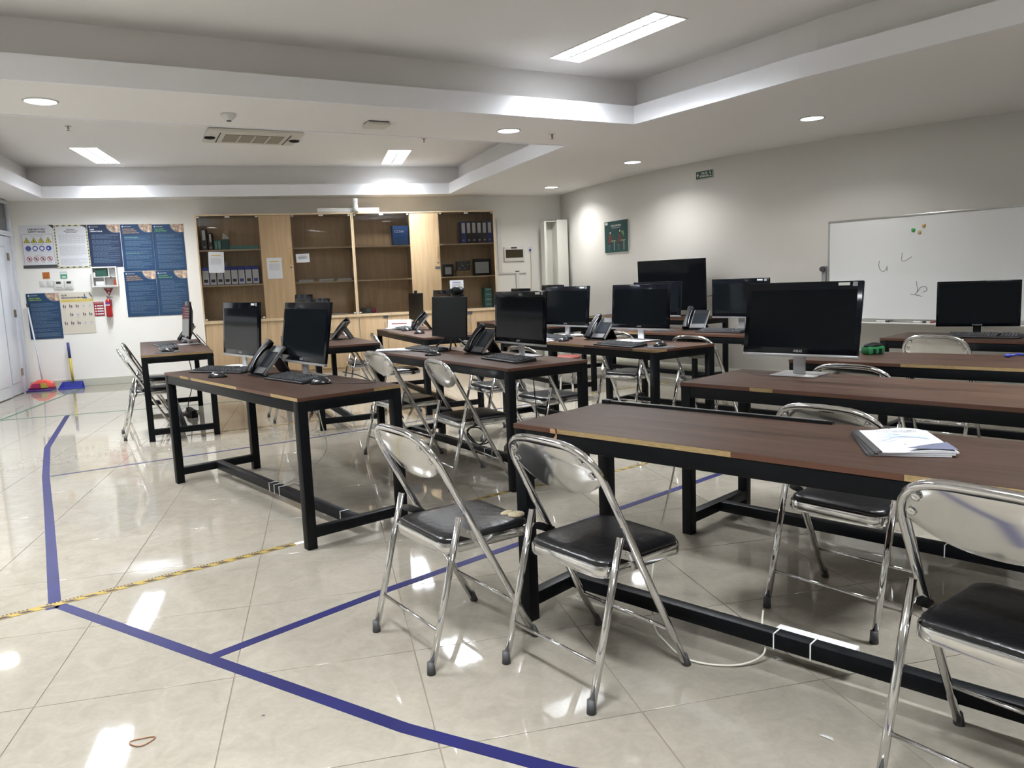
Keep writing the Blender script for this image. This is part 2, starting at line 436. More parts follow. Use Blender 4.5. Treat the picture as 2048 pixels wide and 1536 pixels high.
def flat(mb, outer, holes, z, down=True):
    loops = [outer]+holes; vs = [Vector((p[0], p[1], z)) for l in loops for p in l]
    tris = geometry.tessellate_polygon([[Vector((p[0], p[1], 0)) for p in l] for l in loops])
    fs = []
    for t in tris:
        a, b, c = (vs[i] for i in t); up = (b-a).cross(c-a).z > 0
        fs.append(tuple(t) if up != down else tuple(reversed(t)))
    mb.add(vs, fs)
def band(mb, pl, z0, z1, pl2=None):
    n = len(pl); pl2 = pl2 or pl
    mb.add([(p[0], p[1], z0) for p in pl]+[(p[0], p[1], z1) for p in pl2], [(i, (i+1) % n, n+(i+1) % n, n+i) for i in range(n)])
cm = MB(); flat(cm, [(p.x, p.y) for p in outline], [tray1, tray2], HC)
for tr, sel in ((tray1, lambda t: t in (0, 5, 6, 7, 8, 9)), (tray2, lambda t: t in (1, 2, 3, 4))):
    b = offs(tr, .03); o = offs(tr, .21)
    flat(cm, o, [b], HC+.03, down=False)
    band(cm, o, HC+.03, HU)
    flat(cm, o, [rect(*TROFF[i], 1.20, .30) for i in range(len(TROFF)) if sel(i)], HU)
ce = struct(cm.build('ceiling', CEIL))
for i, tr in enumerate((tray1, tray2)):
    fm = MB(); b = offs(tr, .03)
    band(fm, tr, HC-.004, HC+.155); band(fm, b, HC-.004, HC+.155); band(fm, tr, HC+.155, HC+.155, b); band(fm, tr, HC-.004, HC-.004, b)
    struct(fm.build('trim_%d' % (i+1), FASCIA))

# ------------------------------------------------------------------ ceiling fixtures
def troffer_parts(root):
    hb = MB(); L, W, H = .6, .15, .085
    hb.add([(-L, -W, 0), (L, -W, 0), (L, W, 0), (-L, W, 0), (-L, -W, H), (L, -W, H), (L, W, H), (-L, W, H)], [(0, 1, 5, 4), (1, 2, 6, 5), (2, 3, 7, 6), (3, 0, 4, 7), (4, 5, 6, 7)])
    hb.build('reflector_housing', REFL, root)
    fr = MB()
    for (x0, x1, y0, y1) in ((-L-.012, L+.012, -W-.012, -W), (-L-.012, L+.012, W, W+.012), (-L-.012, -L, -W, W), (L, L+.012, -W, W)): fr.box(x0, x1, y0, y1, -.006, .004)
    fr.build('frame', WHITEP, root)
    for y in (-.075, .075): MB().cyl((y, .052), .013, -.56, .56, 'x', 10).build('lamp_tube', LAMPT, root)
    MB().box(-L, L, -.012, .012, .002, .045).build('centre_spine', REFL, root)
    lv = MB()
    for i in range(1, 14): x = -L+2*L*i/14; lv.box(x-.0065, x+.0065, -W, W, .004, .034)
    lv.build('louvre_blades', REFL, root)
locs = ['at the front of the ceiling tray, showing its louvres', 'in the rear tray above the posters', 'in the rear tray above the cabinets', 'in the rear tray behind the beam on the left',
        'in the rear tray just behind the beam', 'added unseen in the front tray to the left', 'added unseen in the front tray overhead', 'added unseen in the front tray to the right', 'added unseen at the far right end of the front tray', 'added unseen behind the camera']
tl = []
for i, (x, y, rz) in enumerate(TROFF):
    lab = 'long recessed louvred ceiling lamp '+locs[i]
    if i == 0:
        t = thing('ceiling_lamp', lab, 'ceiling light', (x, y, HU), rz, 'recessed ceiling lamps'); troffer_parts(t); kids(t); t0 = t
    else: t = clone(t0, (x, y, HU), rz, lab)
    for dy in (-.075, .075): area((x-math.sin(rz)*dy, y+math.cos(rz)*dy, HU+.052), 1.12, .11, rz, TROFFER_W/2*{0: .72, 1: .42, 2: .52, 3: .85, 4: .85, 5: .95}.get(i, .80), COOL, spread=math.radians(140))
DL = [(-3.16, 5.56), (.06, 7.29), (2.81, 7.27), (1.55, 9.58), (.70, 11.82), (4.9, 5.15), (-5.6, 8.0), (-4.3, 2.5)]  # last three are unseen, added for their light
dlab = ['at upper left, brightest of the round ones', 'on the beam beside a sprinkler', 'over the whiteboard side of the ceiling', 'near the curved wall above the green poster', 'nearest the far room corner',
        'added unseen above the whiteboard', 'added unseen by the left wall', 'added unseen to the left']
for i, (x, y) in enumerate(DL):
    lab = 'round recessed downlight '+dlab[i]
    if i == 0:
        t = thing('downlight', lab, 'ceiling light', (x, y, HC), 0, 'round downlights')
        MB().lathe([(.112, 0), (.112, -.004), (.102, -.009), (.096, -.005), (.096, 0)], 24).build('trim_ring', WHITEP, t)
        MB().cyl((0, 0), .096, -.003, -.001, 'z', 24).build('diffuser', LAMP, t)
        kids(t); t0 = t
    else: t = clone(t0, (x, y, HC), 0, lab)
    area((x, y, HC-.012), .19, .19, 0, DOWN_W, WARM, 'DISK', math.radians(140))

t = thing('air_conditioner', 'cream ceiling cassette air conditioner partly hidden by the beam', 'air conditioner', (-2.88, 9.28, HU), .45)
bx = MB().box(-.52, .52, -.36, .36, -.045, 0).build('panel', ACP, t, bevel=.02)
MB().box(-.32, .32, -.22, .22, -.052, -.044).build('intake_grille', ACG, t, label='greenish grey intake grille')
for i in range(1, 4): MB().box(-.32+.16*i-.008, -.32+.16*i+.008, -.22, .22, -.055, -.051).build('grille_bar', ACP, t)
for s in (-1, 1):
    MB().lathe([(.02, -.035), (.055, -.05), (.06, -.036)], 14, Matrix.Translation((s*.47, .0, -.010))).build('air_flap', BPLAS, t)
    MB().box(s*.38-.006, s*.38+.006, -.30, .30, -.048, -.044).build('slot', INK, t)
t = thing('smoke_detector', 'white round smoke detector on the beam above the air conditioner', 'smoke detector', (-2.09, 6.18, HC))
MB().lathe([(.058, 0), (.058, -.012), (.045, -.03), (.025, -.045), (.02, -.05)], 20).build('body', WHITEP, t)
MB().lathe([(.018, -.049), (.018, -.055)], 12).build('sensor', INK, t)
t = thing('access_point', 'flat square white wireless box on the ceiling beam', 'ceiling device', (-1.05, 6.73, HC), .45)
MB().box(-.10, .10, -.10, .10, -.035, -.006).build('cover', ACP, t, bevel=.015); MB().box(-.085, .085, -.085, .085, -.007, 0).build('mount', INK, t)
for i, (x, y, z, lab) in enumerate([(-4.53, 8.42, HU, 'at far left beyond the first downlight'), (.47, 7.55, HC, 'beside the middle downlight'), (-.97, 9.93, HU, 'small one above the rear tray light')]):
    t = thing('sprinkler', 'chrome ceiling sprinkler head '+lab, 'sprinkler', (x, y, z), 0, 'ceiling sprinklers')
    MB().lathe([(.034, 0), (.034, -.003), (.03, -.006)], 16).build('escutcheon', CHROME, t)
    MB().lathe([(.009, -.006), (.009, -.03), (.004, -.032), (.004, -.042), (.016, -.043), (.016, -.046)], 12).build('nozzle', BRASS, t)

# ------------------------------------------------------------------ floor tapes
def strip(name, pts, wd, m, label, cat='floor tape', z=.0009, uv=False, group=None):
    mb = MB(); P = [Vector((p[0], p[1], 0)) for p in pts]; n = len(P); vs = []; us = []; L = 0
    for i, p in enumerate(P):
        a = P[max(i-1, 0)]; b = P[min(i+1, n-1)]; t = (b-a).normalized(); nn = Vector((-t.y, t.x, 0))
        if i: L += (P[i]-P[i-1]).length
        vs += [p-nn*wd/2, p+nn*wd/2]; us.append(L)
    vv = [(p.x, p.y, z) for p in vs]+[(p.x, p.y, 0) for p in vs]
    fs = [(2*i, 2*i+2, 2*i+3, 2*i+1) for i in range(n-1)]
    k = 2*n
    for i in range(n-1): fs += [(2*i, k+2*i, k+2*i+2, 2*i+2), (2*i+1, 2*i+3, k+2*i+3, k+2*i+1)]
    fs += [(0, 1, k+1, k), (2*n-2, k+2*n-2, k+2*n-1, 2*n-1)]
    mb.add(vv, fs); o = mb.build(name, m)
    if uv:
        u = o.data.uv_layers.new(name='UVMap')
        for l in o.data.loops:
            vi = l.vertex_index % k; u.data[l.index].uv = (us[vi//2], vi % 2)
    return tag(o, label, cat, group)
strip('blue_floor_tape', [(-4.86, 8.37), (-4.02, 6.57)], .048, TAPEB, 'blue floor tape running from the green tape line to the first bend')
strip('blue_floor_tape', [(-4.02, 6.57), (-3.40, 5.50), (-2.70, 4.35), (-1.975, 3.15), (-1.94, 3.07)], .048, TAPEB, 'long blue floor tape down the left edge of the aisle')
strip('blue_floor_tape', [(-1.95, 3.12), (-1.12, 2.59), (-.35, 2.10), (.09, 1.875), (.8, 1.6)], .048, TAPEB, 'wide blue floor tape crossing the bottom foreground')
strip('blue_floor_tape', [(-1.10, 2.585), (-.554, 3.139), (.507, 4.10), (1.344, 4.857), (2.4, 5.82)], .046, TAPEB, 'blue floor tape branching off diagonally under the two front chairs', z=.0013)
strip('blue_floor_tape', [(-3.36, 5.49), (-1.87, 6.445), (-1.106, 7.011), (.3, 8.0)], .03, TAPET, 'thin dark blue floor tape crossing behind the left front table', z=.0013)
strip('green_floor_tape', [(-5.50, 8.21), (-6.05, 10.85)], .035, TAPEG, 'green floor tape leading to the blue dustpan')
strip('green_floor_tape', [(-5.50, 8.21), (-4.15, 8.632), (-2.2, 9.3)], .03, TAPEG, 'green floor tape running under the far left table', z=.0013)
strip('hazard_tape', [(-2.9, 2.33), (-2.107, 2.996), (-1.125, 3.775)], .046, HAZ, 'black and yellow hazard tape ending at the left front table leg', uv=True, z=.0018)
strip('hazard_tape', [(-.55, 4.18), (-.053, 4.598), (.692, 5.016), (1.3, 5.5)], .040, HAZ, 'black and yellow hazard tape showing beneath the middle chairs', uv=True)
strip('hazard_tape', [(-2.95, 6.9), (-2.116, 7.295), (-1.3, 7.75), (-.2, 8.5)], .040, HAZ, 'black and yellow hazard tape by the legs of the far left table', uv=True)
strip('hazard_tape', [(.6, 8.3), (1.3, 8.75), (1.9, 9.2)], .040, HAZ, 'black and yellow hazard tape near the curved wall', uv=True)
strip('white_tape_backing', [(-1.125, 3.775), (-1.05, 3.83)], .03, WHITEP, 'short white strip of worn tape at the table leg')

# ------------------------------------------------------------------ desks
DH = .755; DLn, DWd = 1.97, .59
TAB = dict(T1=(-2.309, 5.143, -.857, 1.96, .583), T2=(0, 2.797, -.752, 1.95, .555), T3=(.813, 3.705, -.793, 1.95, .594), T4=(1.61, 4.47, -.724, 1.97, .59), T5=(2.67, 5.59, -.80, 1.97, .59),
           T6=(-1.106, 6.208, -.986, 1.97, .603), T7=(-1.586, 9.279, -1.177, 1.97, .59), T8=(-.09, 6.98, -.99, 1.97, .60), T9=(.90, 7.38, -.84, 1.97, .59),
           T10=(-4.065, 8.533, -1.129, 2.1, .582), T11=(-2.55, 8.64, -1.14, 1.97, .59), T12=(-.43, 10.17, -1.12, 1.97, .59), T13=(.95, 10.4, -.95, 1.97, .59))
TLAB = dict(T1='dark walnut topped desk with black steel frame nearest on the left, carrying two monitors', T2='walnut topped desk in the right foreground with peeling edge, stack of booklets on it',
            T3='walnut topped desk carrying the largest monitor, right of centre', T4='walnut topped desk behind the largest monitor with a green tool on it', T5='walnut topped desk in front of the whiteboard with a single monitor',
            T6='walnut topped desk in the middle carrying two monitors and a phone between them', T7='walnut topped desk in front of the cabinets with a paper tent card', T8='walnut topped desk right of centre with a mouse pad at its corner',
            T9='walnut topped desk before the television, seen behind the middle desks', T10='walnut topped desk at far left seen end on with worn yellow edge', T11='walnut topped desk before the left cabinets behind the front left desk',
            T12='walnut topped desk at the back by the white wall panel', T13='walnut topped desk against the curved wall under the television')
def desk(key):
    x, y, a, L, W = TAB[key]
    r = thing('desk', TLAB[key], 'desk', (x, y, 0), a, 'walnut topped desks')
    MB().box(0, L, 0, W, DH-.017, DH).build('tabletop', WALNUT, r)
    e = .05
    for (lx, ly) in ((0, 0), (L-e, 0), (0, W-e), (L-e, W-e)): MB().box(lx, lx+e, ly, ly+e, 0, DH-.018).build('leg', BLACKM, r, bevel=.003)
    for ly in (0, W-e): MB().box(e, L-e, ly+.001, ly+e-.001, DH-.072, DH-.018).build('side_rail', BLACKM, r, bevel=.003)
    for lx in (0, L-e): MB().box(lx+.001, lx+e-.001, e, W-e, DH-.072, DH-.018).build('end_rail', BLACKM, r, bevel=.003)
    for lx in (0, L-e): MB().box(lx+.001, lx+e-.001, e, W-e, .055, .105).build('end_stretcher', BLACKM, r, bevel=.003)
    MB().box(e, L-e, W/2-.025, W/2+.025, .056, .106).build('floor_stretcher', BLACKM, r, bevel=.003)
    # edge banding on three sides, with raw plywood showing where it has come off
    rr = random.Random(key); z0, z1 = DH-.0172, DH-.0006
    segs = {'T1': [(.30, .45), (.50, 1.22), (1.66, 1.96)], 'T2': [(.205, .86), (1.33, 1.95)], 'T3': [(.36, .47)], 'T10': [], 'T9': [(.1, .45)], 'T8': [(.1, 1.2), (1.75, 1.97)]}.get(key, [(rr.random(), rr.random()*.3+1.1)] if rr.random() < .5 else [])
    eb = []; raw = []; cur = 0
    for (s0, s1) in segs:
        if s0 > cur: eb.append((cur, s0, -.0015, 0))
        raw.append((s0, min(s1, L), -.0006, 0)); cur = min(s1, L)
    if cur < L: eb.append((cur, L, -.0015, 0))
    if key == 'T10': raw.append((L, L+.0006, 0, W))
    elif key == 'T1': raw.append((L, L+.0006, W*.72, W)); eb.append((L, L+.0015, 0, W*.72))
    elif key == 'T8': raw.append((L, L+.0006, 0, .12)); eb.append((L, L+.0015, .12, W))
    else: eb.append((L, L+.0015, 0, W))
    eb.append((-.0015, 0, 0, W))
    for e_ in eb: MB().box(*e_, z0, z1).build('edge_banding', BROWNE, r)
    for e_ in raw: MB().box(*e_, z0, z1).build('exposed_plywood_edge', PLY, r, label='yellowish raw plywood where the edging is gone')
    return r
DESK = {k: desk(k) for k in TAB}
def on(key, s, t, z=DH):
    x, y, a = TAB[key][:3]; return Vector((x+math.cos(a)*s-math.sin(a)*t, y+math.sin(a)*s+math.cos(a)*t, z))
def ang(key): return TAB[key][2]
# peeling edge strip of the front right desk, torn brown edging, cable ties
r = DESK['T2']
pts = [(.175, -.002), (.20, -.006), (.222, -.022), (.228, -.044), (.212, -.066)]
pm = MB(); n = len(pts)
pm.add([(p[0], p[1], DH-.0172-.010*max(0, i-1)) for i, p in enumerate(pts)]+[(p[0], p[1], DH-.0006-.010*max(0, i-1)) for i, p in enumerate(pts)]+
       [(p[0]+.0012, p[1]-.0012, DH-.0172-.010*max(0, i-1)) for i, p in enumerate(pts)]+[(p[0]+.0012, p[1]-.0012, DH-.0006-.010*max(0, i-1)) for i, p in enumerate(pts)],
       [(i, i+1, n+i+1, n+i) for i in range(n-1)]+[(2*n+i, 3*n+i, 3*n+i+1, 2*n+i+1) for i in range(n-1)]+[(n+i, n+i+1, 3*n+i+1, 3*n+i) for i in range(n-1)], None, True)
pm.build('peeling_edge_strip', mat('peeled_strip', (.24, .13, .06), .7), r, label='curled strip of edging hanging loose')
def ties(key, ss):
    for s in ss:
        W = TAB[key][4]; c = W/2; m_ = MB()
        for (a, b, z0, z1) in ((c-.0265, c+.0265, .1055, .1075), (c-.0270, c-.0250, .054, .1075), (c+.0250, c+.0270, .054, .1075), (c-.0265, c+.0265, .0535, .0560)): m_.box(s-.002, s+.002, a, b, z0, z1)
        m_.build('cable_tie', WHITEP, DESK[key])
ties('T1', (.92, .99, 1.06, 1.80)); ties('T2', (.88, 1.0, 1.72)); ties('T6', (1.2, 1.3)); ties('T3', (1.1, 1.6))

# ------------------------------------------------------------------ folding chairs
def fx(z): return .43-.522*z
def make_chair():
    r = thing('folding_chair', '', 'chair', (0, 0, 0), 0, 'chrome folding chairs with black seats')
    # front legs and back hoop are one bent tube
    pts = [(fx(z), .205, z) for z in (.02, .2, .4, .55, .62)]
    for i in range(1, 24):
        q = PI*i/24; z = .64+.15*abs(math.sin(q))**.66; y = .205*math.copysign(abs(math.cos(q))**.58, math.cos(q)); pts.append((fx(z), y, z))
    pts += [(fx(z), -.205, z) for z in (.62, .55, .4, .2, .02)]
    MB().tube(pts, .0122, 10).build('frame_tube', CHROME, r)
    # backrest: pressed sheet, bowed backwards
    g = MB(); nu, nv = 20, 6; vs = []; fs = []
    def plate(u, v, back):
        y = -.19+.38*u; k = abs(y)/.205
        zb = .622+.062*k**2.4; zt = .64+.15*(max(0, 1-k**(2/.58)))**.33-.008
        z = zb+(max(zt, zb+.004)-zb)*v; bow = .016*(1-k**2); lip = .004 if (v < .01 or v > .99) else 0
        return (fx(z)-bow*.85+lip-(.0016 if back else 0), y, z-bow*.4)
    for back in (0, 1):
        o = len(g.v); vs = [plate(i/nu, j/nv, back) for i in range(nu+1) for j in range(nv+1)]
        fs = [(i*(nv+1)+j, (i+1)*(nv+1)+j, (i+1)*(nv+1)+j+1, i*(nv+1)+j+1) for i in range(nu) for j in range(nv)]
        if back: fs = [tuple(reversed(f)) for f in fs]
        g.add(vs, fs, None, True)
    br = g.build('backrest', CHROMED, r)
    for s in (-1, 1):
        for (y, z) in ((.152, .745), (.174, .700)):
            kx = fx(z)-.026*(1-(y/.205)**2)
            MB().lathe([(.011, 0), (.011, .0025), (.007, .004), (.004, .002)], 12, Matrix.Translation((kx-.003, s*y, z)) @ Matrix.Rotation(-PI/2-.48, 4, 'Y')).build('rivet', CHROMED, br)
    for s in (-1, 1):
        MB().tube([(.002, s*.205, .02), (.0675, s*.205, .255), (.135, s*.205, .505)], .0118, 10).build('rear_leg', CHROME, r)
        fo = MB().tube([(0, 0, 0), (0, 0, .042)], [.0152, .0132], 10)
        M1 = Matrix.Translation((-.001, s*.205, 0)); fo2 = MB().add(fo.v, fo.f, M1, True); fo2.build('rubber_foot', RUBBER, r)
        MB().add(fo.v, fo.f, Matrix.Translation((fx(0)+.001, s*.205, 0)) @ Matrix.Rotation(-.35, 4, 'Y'), True).build('rubber_foot', RUBBER, r)
        # hinge plate and seat pivots
        pl = [(.122, .450), (.132, .462), (.158, .458), (.218, .428), (.228, .414), (.218, .406), (.190, .414), (.138, .438)]
        b = MB().prism(pl, s*.190, s*.1925, 'y').build('hinge_plate', CHROMED, r)
        for (x, z) in ((.135, .455), (.222, .415), (.175, .44)): MB().cyl((x, z), .006, s*.1925, s*.197, 'y', 10).build('rivet', CHROME, b)
    MB().tube([(.036, -.205, .135), (.036, .205, .135)], .0062, 8).build('rear_crossbar', CHROME, r)
    MB().tube([(fx(.145), -.205, .145), (fx(.145), .205, .145)], .0062, 8).build('front_crossbar', CHROME, r)
    # seat pan and cushion
    def rr_(x0, x1, hw0, hw1, rad, n=5):
        out = []
        for (cx, cy, a0) in ((x1-rad, hw1-rad, 0), (x0+rad, hw0-rad, 90), (x0+rad, -hw0+rad, 180), (x1-rad, -hw1+rad, 270)):
            for i in range(n+1): a = math.radians(a0+90*i/n); out.append((cx+rad*math.cos(a), cy+rad*math.sin(a)))
        return out
    o1 = rr_(.082, .458, .186, .186, .055)
    pan = MB(); n = len(o1)
    def ringat(sc, z): return [(.27+(p[0]-.27)*sc, p[1]*sc, z) for p in o1]
    def loft(mb, rings, capt=True, capb=True):
        o = len(mb.v); vs = [p for q in rings for p in q]; fs = []
        for j in range(len(rings)-1):
            for i in range(n): fs.append((j*n+i, j*n+(i+1) % n, (j+1)*n+(i+1) % n, (j+1)*n+i))
        if capt: fs.append(tuple((len(rings)-1)*n+i for i in range(n)))
        if capb: fs.append(tuple(reversed(range(n))))
        mb.add(vs, fs, None, True)
    loft(pan, [ringat(.97, .378), ringat(.99, .376), ringat(1., .381), ringat(1., .403), ringat(.99, .410), ringat(.97, .412)])
    p = pan.build('seat_pan', CHROMED, r); p.data.set_sharp_from_angle(angle=.8)
    cu = MB(); loft(cu, [ringat(.955, .411), ringat(.965, .417), ringat(.955, .424), ringat(.90, .430), ringat(.75, .434), ringat(.4, .436), ringat(.02, .437)], True, False)
    cu.build('seat_cushion', VINYL, r)
    return r
ch0 = make_chair(); kids(ch0)
CHL = [
 ('c1', -.42, 2.575, .615, 'front left desk aisle side: chrome folding chair whose black seat is torn open showing foam'),
 ('c2', .071, 2.301, .661, 'chrome folding chair in the centre foreground, its left side overlapping the torn one'),
 ('c3', 1.070, 2.660, .688, 'chrome folding chair behind the desk with booklets, seat seen beneath that desk'),
 ('c4', .985, 1.590, .64, 'nearest chrome folding chair, cut off by the right edge of the picture'),
 ('t6a', -1.016, 5.638, .629, 'chrome folding chair at the middle desk, left one, partly behind the front left desk'),
 ('t6b', -.502, 4.845, .498, 'chrome folding chair at the middle desk, right one, fully in view'),
 ('t10a', -3.528, 6.929, .50, 'chrome folding chair nearest at the far left desk, its whole backrest visible'),
 ('t10b', -3.928, 7.825, .42, 'chrome folding chair second at the far left desk, half hidden by the nearer one'),
 ('t11a', -2.378, 7.544, .430, 'chrome folding chair glimpsed behind the phone on the front left desk'),
 ('t7a', -1.90, 8.64, .36, 'chrome folding chair standing near the lower cabinet doors'),
 ('t7b', -1.40, 7.79, .30, 'chrome folding chair with a dark reflecting back, left of the middle chairs'),
 ('t8a', -.355, 6.29, .50, 'chrome folding chair seen under the middle desk, left one'),
 ('t8b', .05, 5.56, .60, 'chrome folding chair seen under the right end of the middle desk'),
 ('t9a', .88, 6.71, .78, 'chrome folding chair tucked behind the desk with the mouse pad, left one'),
 ('t9b', 1.36, 5.915, .66, 'chrome folding chair whose rounded back rises above the mouse pad'),
 ('t4', 1.639, 3.767, .747, 'chrome folding chair behind the foot of the largest monitor'),
 ('t5', 2.827, 5.173, .80, 'chrome folding chair in front of the whiteboard desk'),
 ('t6x', 2.45, 2.95, .76, 'chrome folding chair at the third desk on the right, mostly hidden, legs visible'),
 ('t3x', 2.56, 2.98, .78, 'chrome folding chair of which only legs show beneath the largest monitor desk, at right'),
]
CHAIR = {}
for i, (k_, x, y, a, lab) in enumerate(CHL):
    if k_ in ('t6x',): continue
    if i == 0: ch0.location = (x, y, 0); ch0.rotation_euler = (0, 0, a); ch0['label'] = lab; c = ch0
    else: c = clone(ch0, (x, y, 0), a, lab)
    CHAIR[k_] = c
fm = MB().ell((.425, -.12, .433), .035, .026, .012, 12, 6); fm.ell((.41, -.085, .434), .03, .02, .009, 10, 5)
fm.build('torn_foam', FOAM, CHAIR['c1'], label='lumpy tan foam bursting out of the torn corner')

# ------------------------------------------------------------------ monitors
def monitor(key, s, t, dy, wd, hh, zb, tilt, label, kind='aio', logo=None, sticker=True, cat='monitor', group='desktop monitors'):
    p = on(key, s, t); r = thing('monitor', label, cat, p, ang(key)+dy, group)
    b0 = zb-DH
    M = Matrix.Translation((0, 0, b0)) @ Matrix.Rotation(-tilt, 4, 'X')
    lip = .014 if kind == 'aio' else .0
    th = .018 if kind != 'thin' else .012
    bz = MB().box(-wd/2, wd/2, 0, th, lip, hh, M).build('bezel', BGLOSS if kind != 'thin' else BPLAS, r, bevel=.004)
    back = MB(); back.add([(-wd*.46, th, hh*.06), (wd*.46, th, hh*.06), (wd*.46, th, hh*.96), (-wd*.46, th, hh*.96), (-wd*.3, th+.03, hh*.2), (wd*.3, th+.03, hh*.2), (wd*.3, th+.03, hh*.75), (-wd*.3, th+.03, hh*.75)],
                    [(0, 1, 5, 4), (1, 2, 6, 5), (2, 3, 7, 6), (3, 0, 4, 7), (4, 5, 6, 7)], M); back.build('rear_cover', BPLAS, r)
    if kind == 'aio': mx, mt, mb_ = .024, .040, .030
    elif kind == 'thin': mx, mt, mb_ = .006, .006, .014
    elif kind == 'tv': mx, mt, mb_ = .012, .012, .022
    else: mx, mt, mb_ = .016, .016, .022
    MB().box(-wd/2+mx, wd/2-mx, -.0012, .001, lip+mb_, hh-mt, M).build('screen', SCREEN if kind != 'thin' else SCREEN2, r)
    if kind == 'aio':
        MB().box(-wd/2, wd/2, -.002, th, 0, lip, M).build('silver_lip', SILVER, r, bevel=.002)
        MB().box(-.03, .03, .02, .034, .006, b0+.09).build('neck', SILVER, r, bevel=.003)
        MB().box(-.11, .11, -.07, .13, 0, .007).build('base', SILVER, r, bevel=.003)
    elif kind == 'thin':
        for (x0, x1, y1) in ((-.02, -.13, -.06), (.02, .13, -.06), (-.02, -.10, .12), (.02, .10, .12)): MB().tube([(x0, .03, b0+.03), (x1, y1, .005)], .007, 6).build('stand_leg', BPLAS, r)
        MB().box(-.04, .04, .012, .035, b0-.01, b0+.08).build('stand_hub', BPLAS, r)
    elif kind == 'tv':
        MB().box(-wd*.12, wd*.12, -.10, .14, 0, .012).build('base', BGLOSS, r, bevel=.004)
        MB().box(-.06, .06, .01, .04, .01, b0+.05).build('neck', BPLAS, r)
        MB().box(-wd/2, wd/2, -.0015, 0, -.001, .010, M).build('silver_lip', ALU, r)
    else:
        MB().box(-.025, .025, .015, .035, .006, b0+.06).build('neck', BPLAS, r)
        MB().prism([(.11*math.cos(2*PI*i/20), .03+.08*math.sin(2*PI*i/20)) for i in range(20)], 0, .008).build('base', BPLAS, r)
    if sticker and kind == 'aio':
        q = MB().box(wd/2-.115, wd/2-.062, -.0016, -.0006, hh-.022, hh-.008, M).build('asset_label', WHITEP, r, label='white asset label')
        MB().box(wd/2-.048, wd/2-.026, -.0016, -.0006, hh-.026, hh-.006, M).build('grey_sticker', GREYP, r)
    if logo:
        o = text('brand_lettering', logo, .016, SILVER if kind != 'plain' else GREYP, r, (0, 0, 0), 'CENTER', bold=.0004, sx=1.25)
        o.matrix_local = M @ Matrix.Translation((0, -.0016, lip+(.009 if kind == 'aio' else .006))) @ Matrix.Rotation(PI/2, 4, 'X') @ Matrix.Diagonal((1.25, 1, 1, 1))
    return r
monitor('T1', .187, .449, .025, .58, .369, .829, .075, 'silver lipped monitor at the left on the front left desk, with a slanted white label', logo='ASUS')
monitor('T1', 1.135, .43, -.024, .61, .364, .834, .173, 'tilted silver lipped monitor with streak reflections, right of the phone on the front left desk', logo='ASUS', sticker=False)
monitor('T6', .41, .47, -.018, .575, .322, .842, .054, 'thin matte black monitor on spread legs with a camera on top', 'thin')
monitor('T6', 1.425, .447, -.021, .622, .361, .837, .059, 'silver lipped monitor at the right end of the middle desk', logo='ASUS')
monitor('T7', .05, .47, .024, .556, .326, .838, .031, 'small looking thin black monitor before the cabinets beside the tent card', 'thin')
monitor('T7', 1.05, .46, .009, .555, .354, .844, .082, 'monitor half hidden behind the thin black one with the camera', sticker=False)
monitor('T8', .36, .465, .068, .576, .358, .843, .081, 'silver lipped monitor with a small white label, directly behind the middle desk', logo='ASUS')
monitor('T8', 1.315, .465, .127, .581, .359, .844, .068, 'silver lipped monitor with a tiny blue glint, above the mouse pad desk', sticker=False, logo='ASUS')
monitor('T9', .245, .465, .044, .553, .334, .87, .092, 'monitor standing in front of the television, mostly covered by a nearer one', sticker=False)
monitor('T9', 1.164, .465, -.013, .571, .346, .863, -.012, 'wide black monitor left of the largest one with white label at top', logo=None)
monitor('T3', .358, .475, .029, .575, .368, .847, .171, 'largest monitor in view, silver lipped on a flat polished foot', logo='ASUS')
monitor('T5', .496, .475, .28, .523, .327, .813, .075, 'black monitor in front of the whiteboard', 'plain', logo='PHILIPS')
monitor('T10', .93, .42, .08, .50, .385, .805, .09, 'monitor on the far left desk seen edge on', sticker=False)
monitor('T11', .293, .20, .151, .539, .35, .858, .068, 'dark monitor top peeping over the tilted one, left of two', sticker=False)
monitor('T11', 1.109, .22, .089, .542, .346, .825, .07, 'dark monitor top peeping over the tilted one, right of two', sticker=False)
monitor('T12', .323, .46, -.032, .56, .341, .823, .084, 'bluish monitor top just visible above the middle desk monitor', 'plain')
monitor('T12', 1.178, .46, -.035, .558, .355, .845, .082, 'monitor at the back with only its dark left edge showing', 'plain')
tv = monitor('T13', 1.254, .40, .131, .995, .628, .817, -.031, 'large flat black television before the curved wall', 'tv', sticker=False, cat='television', group=None)
# camera on top of the thin monitor
p = on('T6', .55, .485, .842+.322); t = thing('conference_camera', 'black rounded camera sitting on top of the thin monitor', 'camera', p, ang('T6')+.2)
MB().ell((0, .01, .045), .06, .05, .035, 16, 10).build('camera_head', BPLAS, t); MB().box(-.05, .05, -.01, .03, .0, .02).build('clamp', BPLAS, t, bevel=.004)
MB().cyl((-.02, .045), .018, -.045, -.032, 'y', 14).build('lens', BGLOSS, t)
p = on('T7', .06, .48, .838+.326); t = thing('webcam', 'tiny black webcam on the monitor before the cabinets', 'camera', p, ang('T7'))
MB().box(-.02, .02, -.01, .02, 0, .03).build('body', BPLAS, t, bevel=.004)

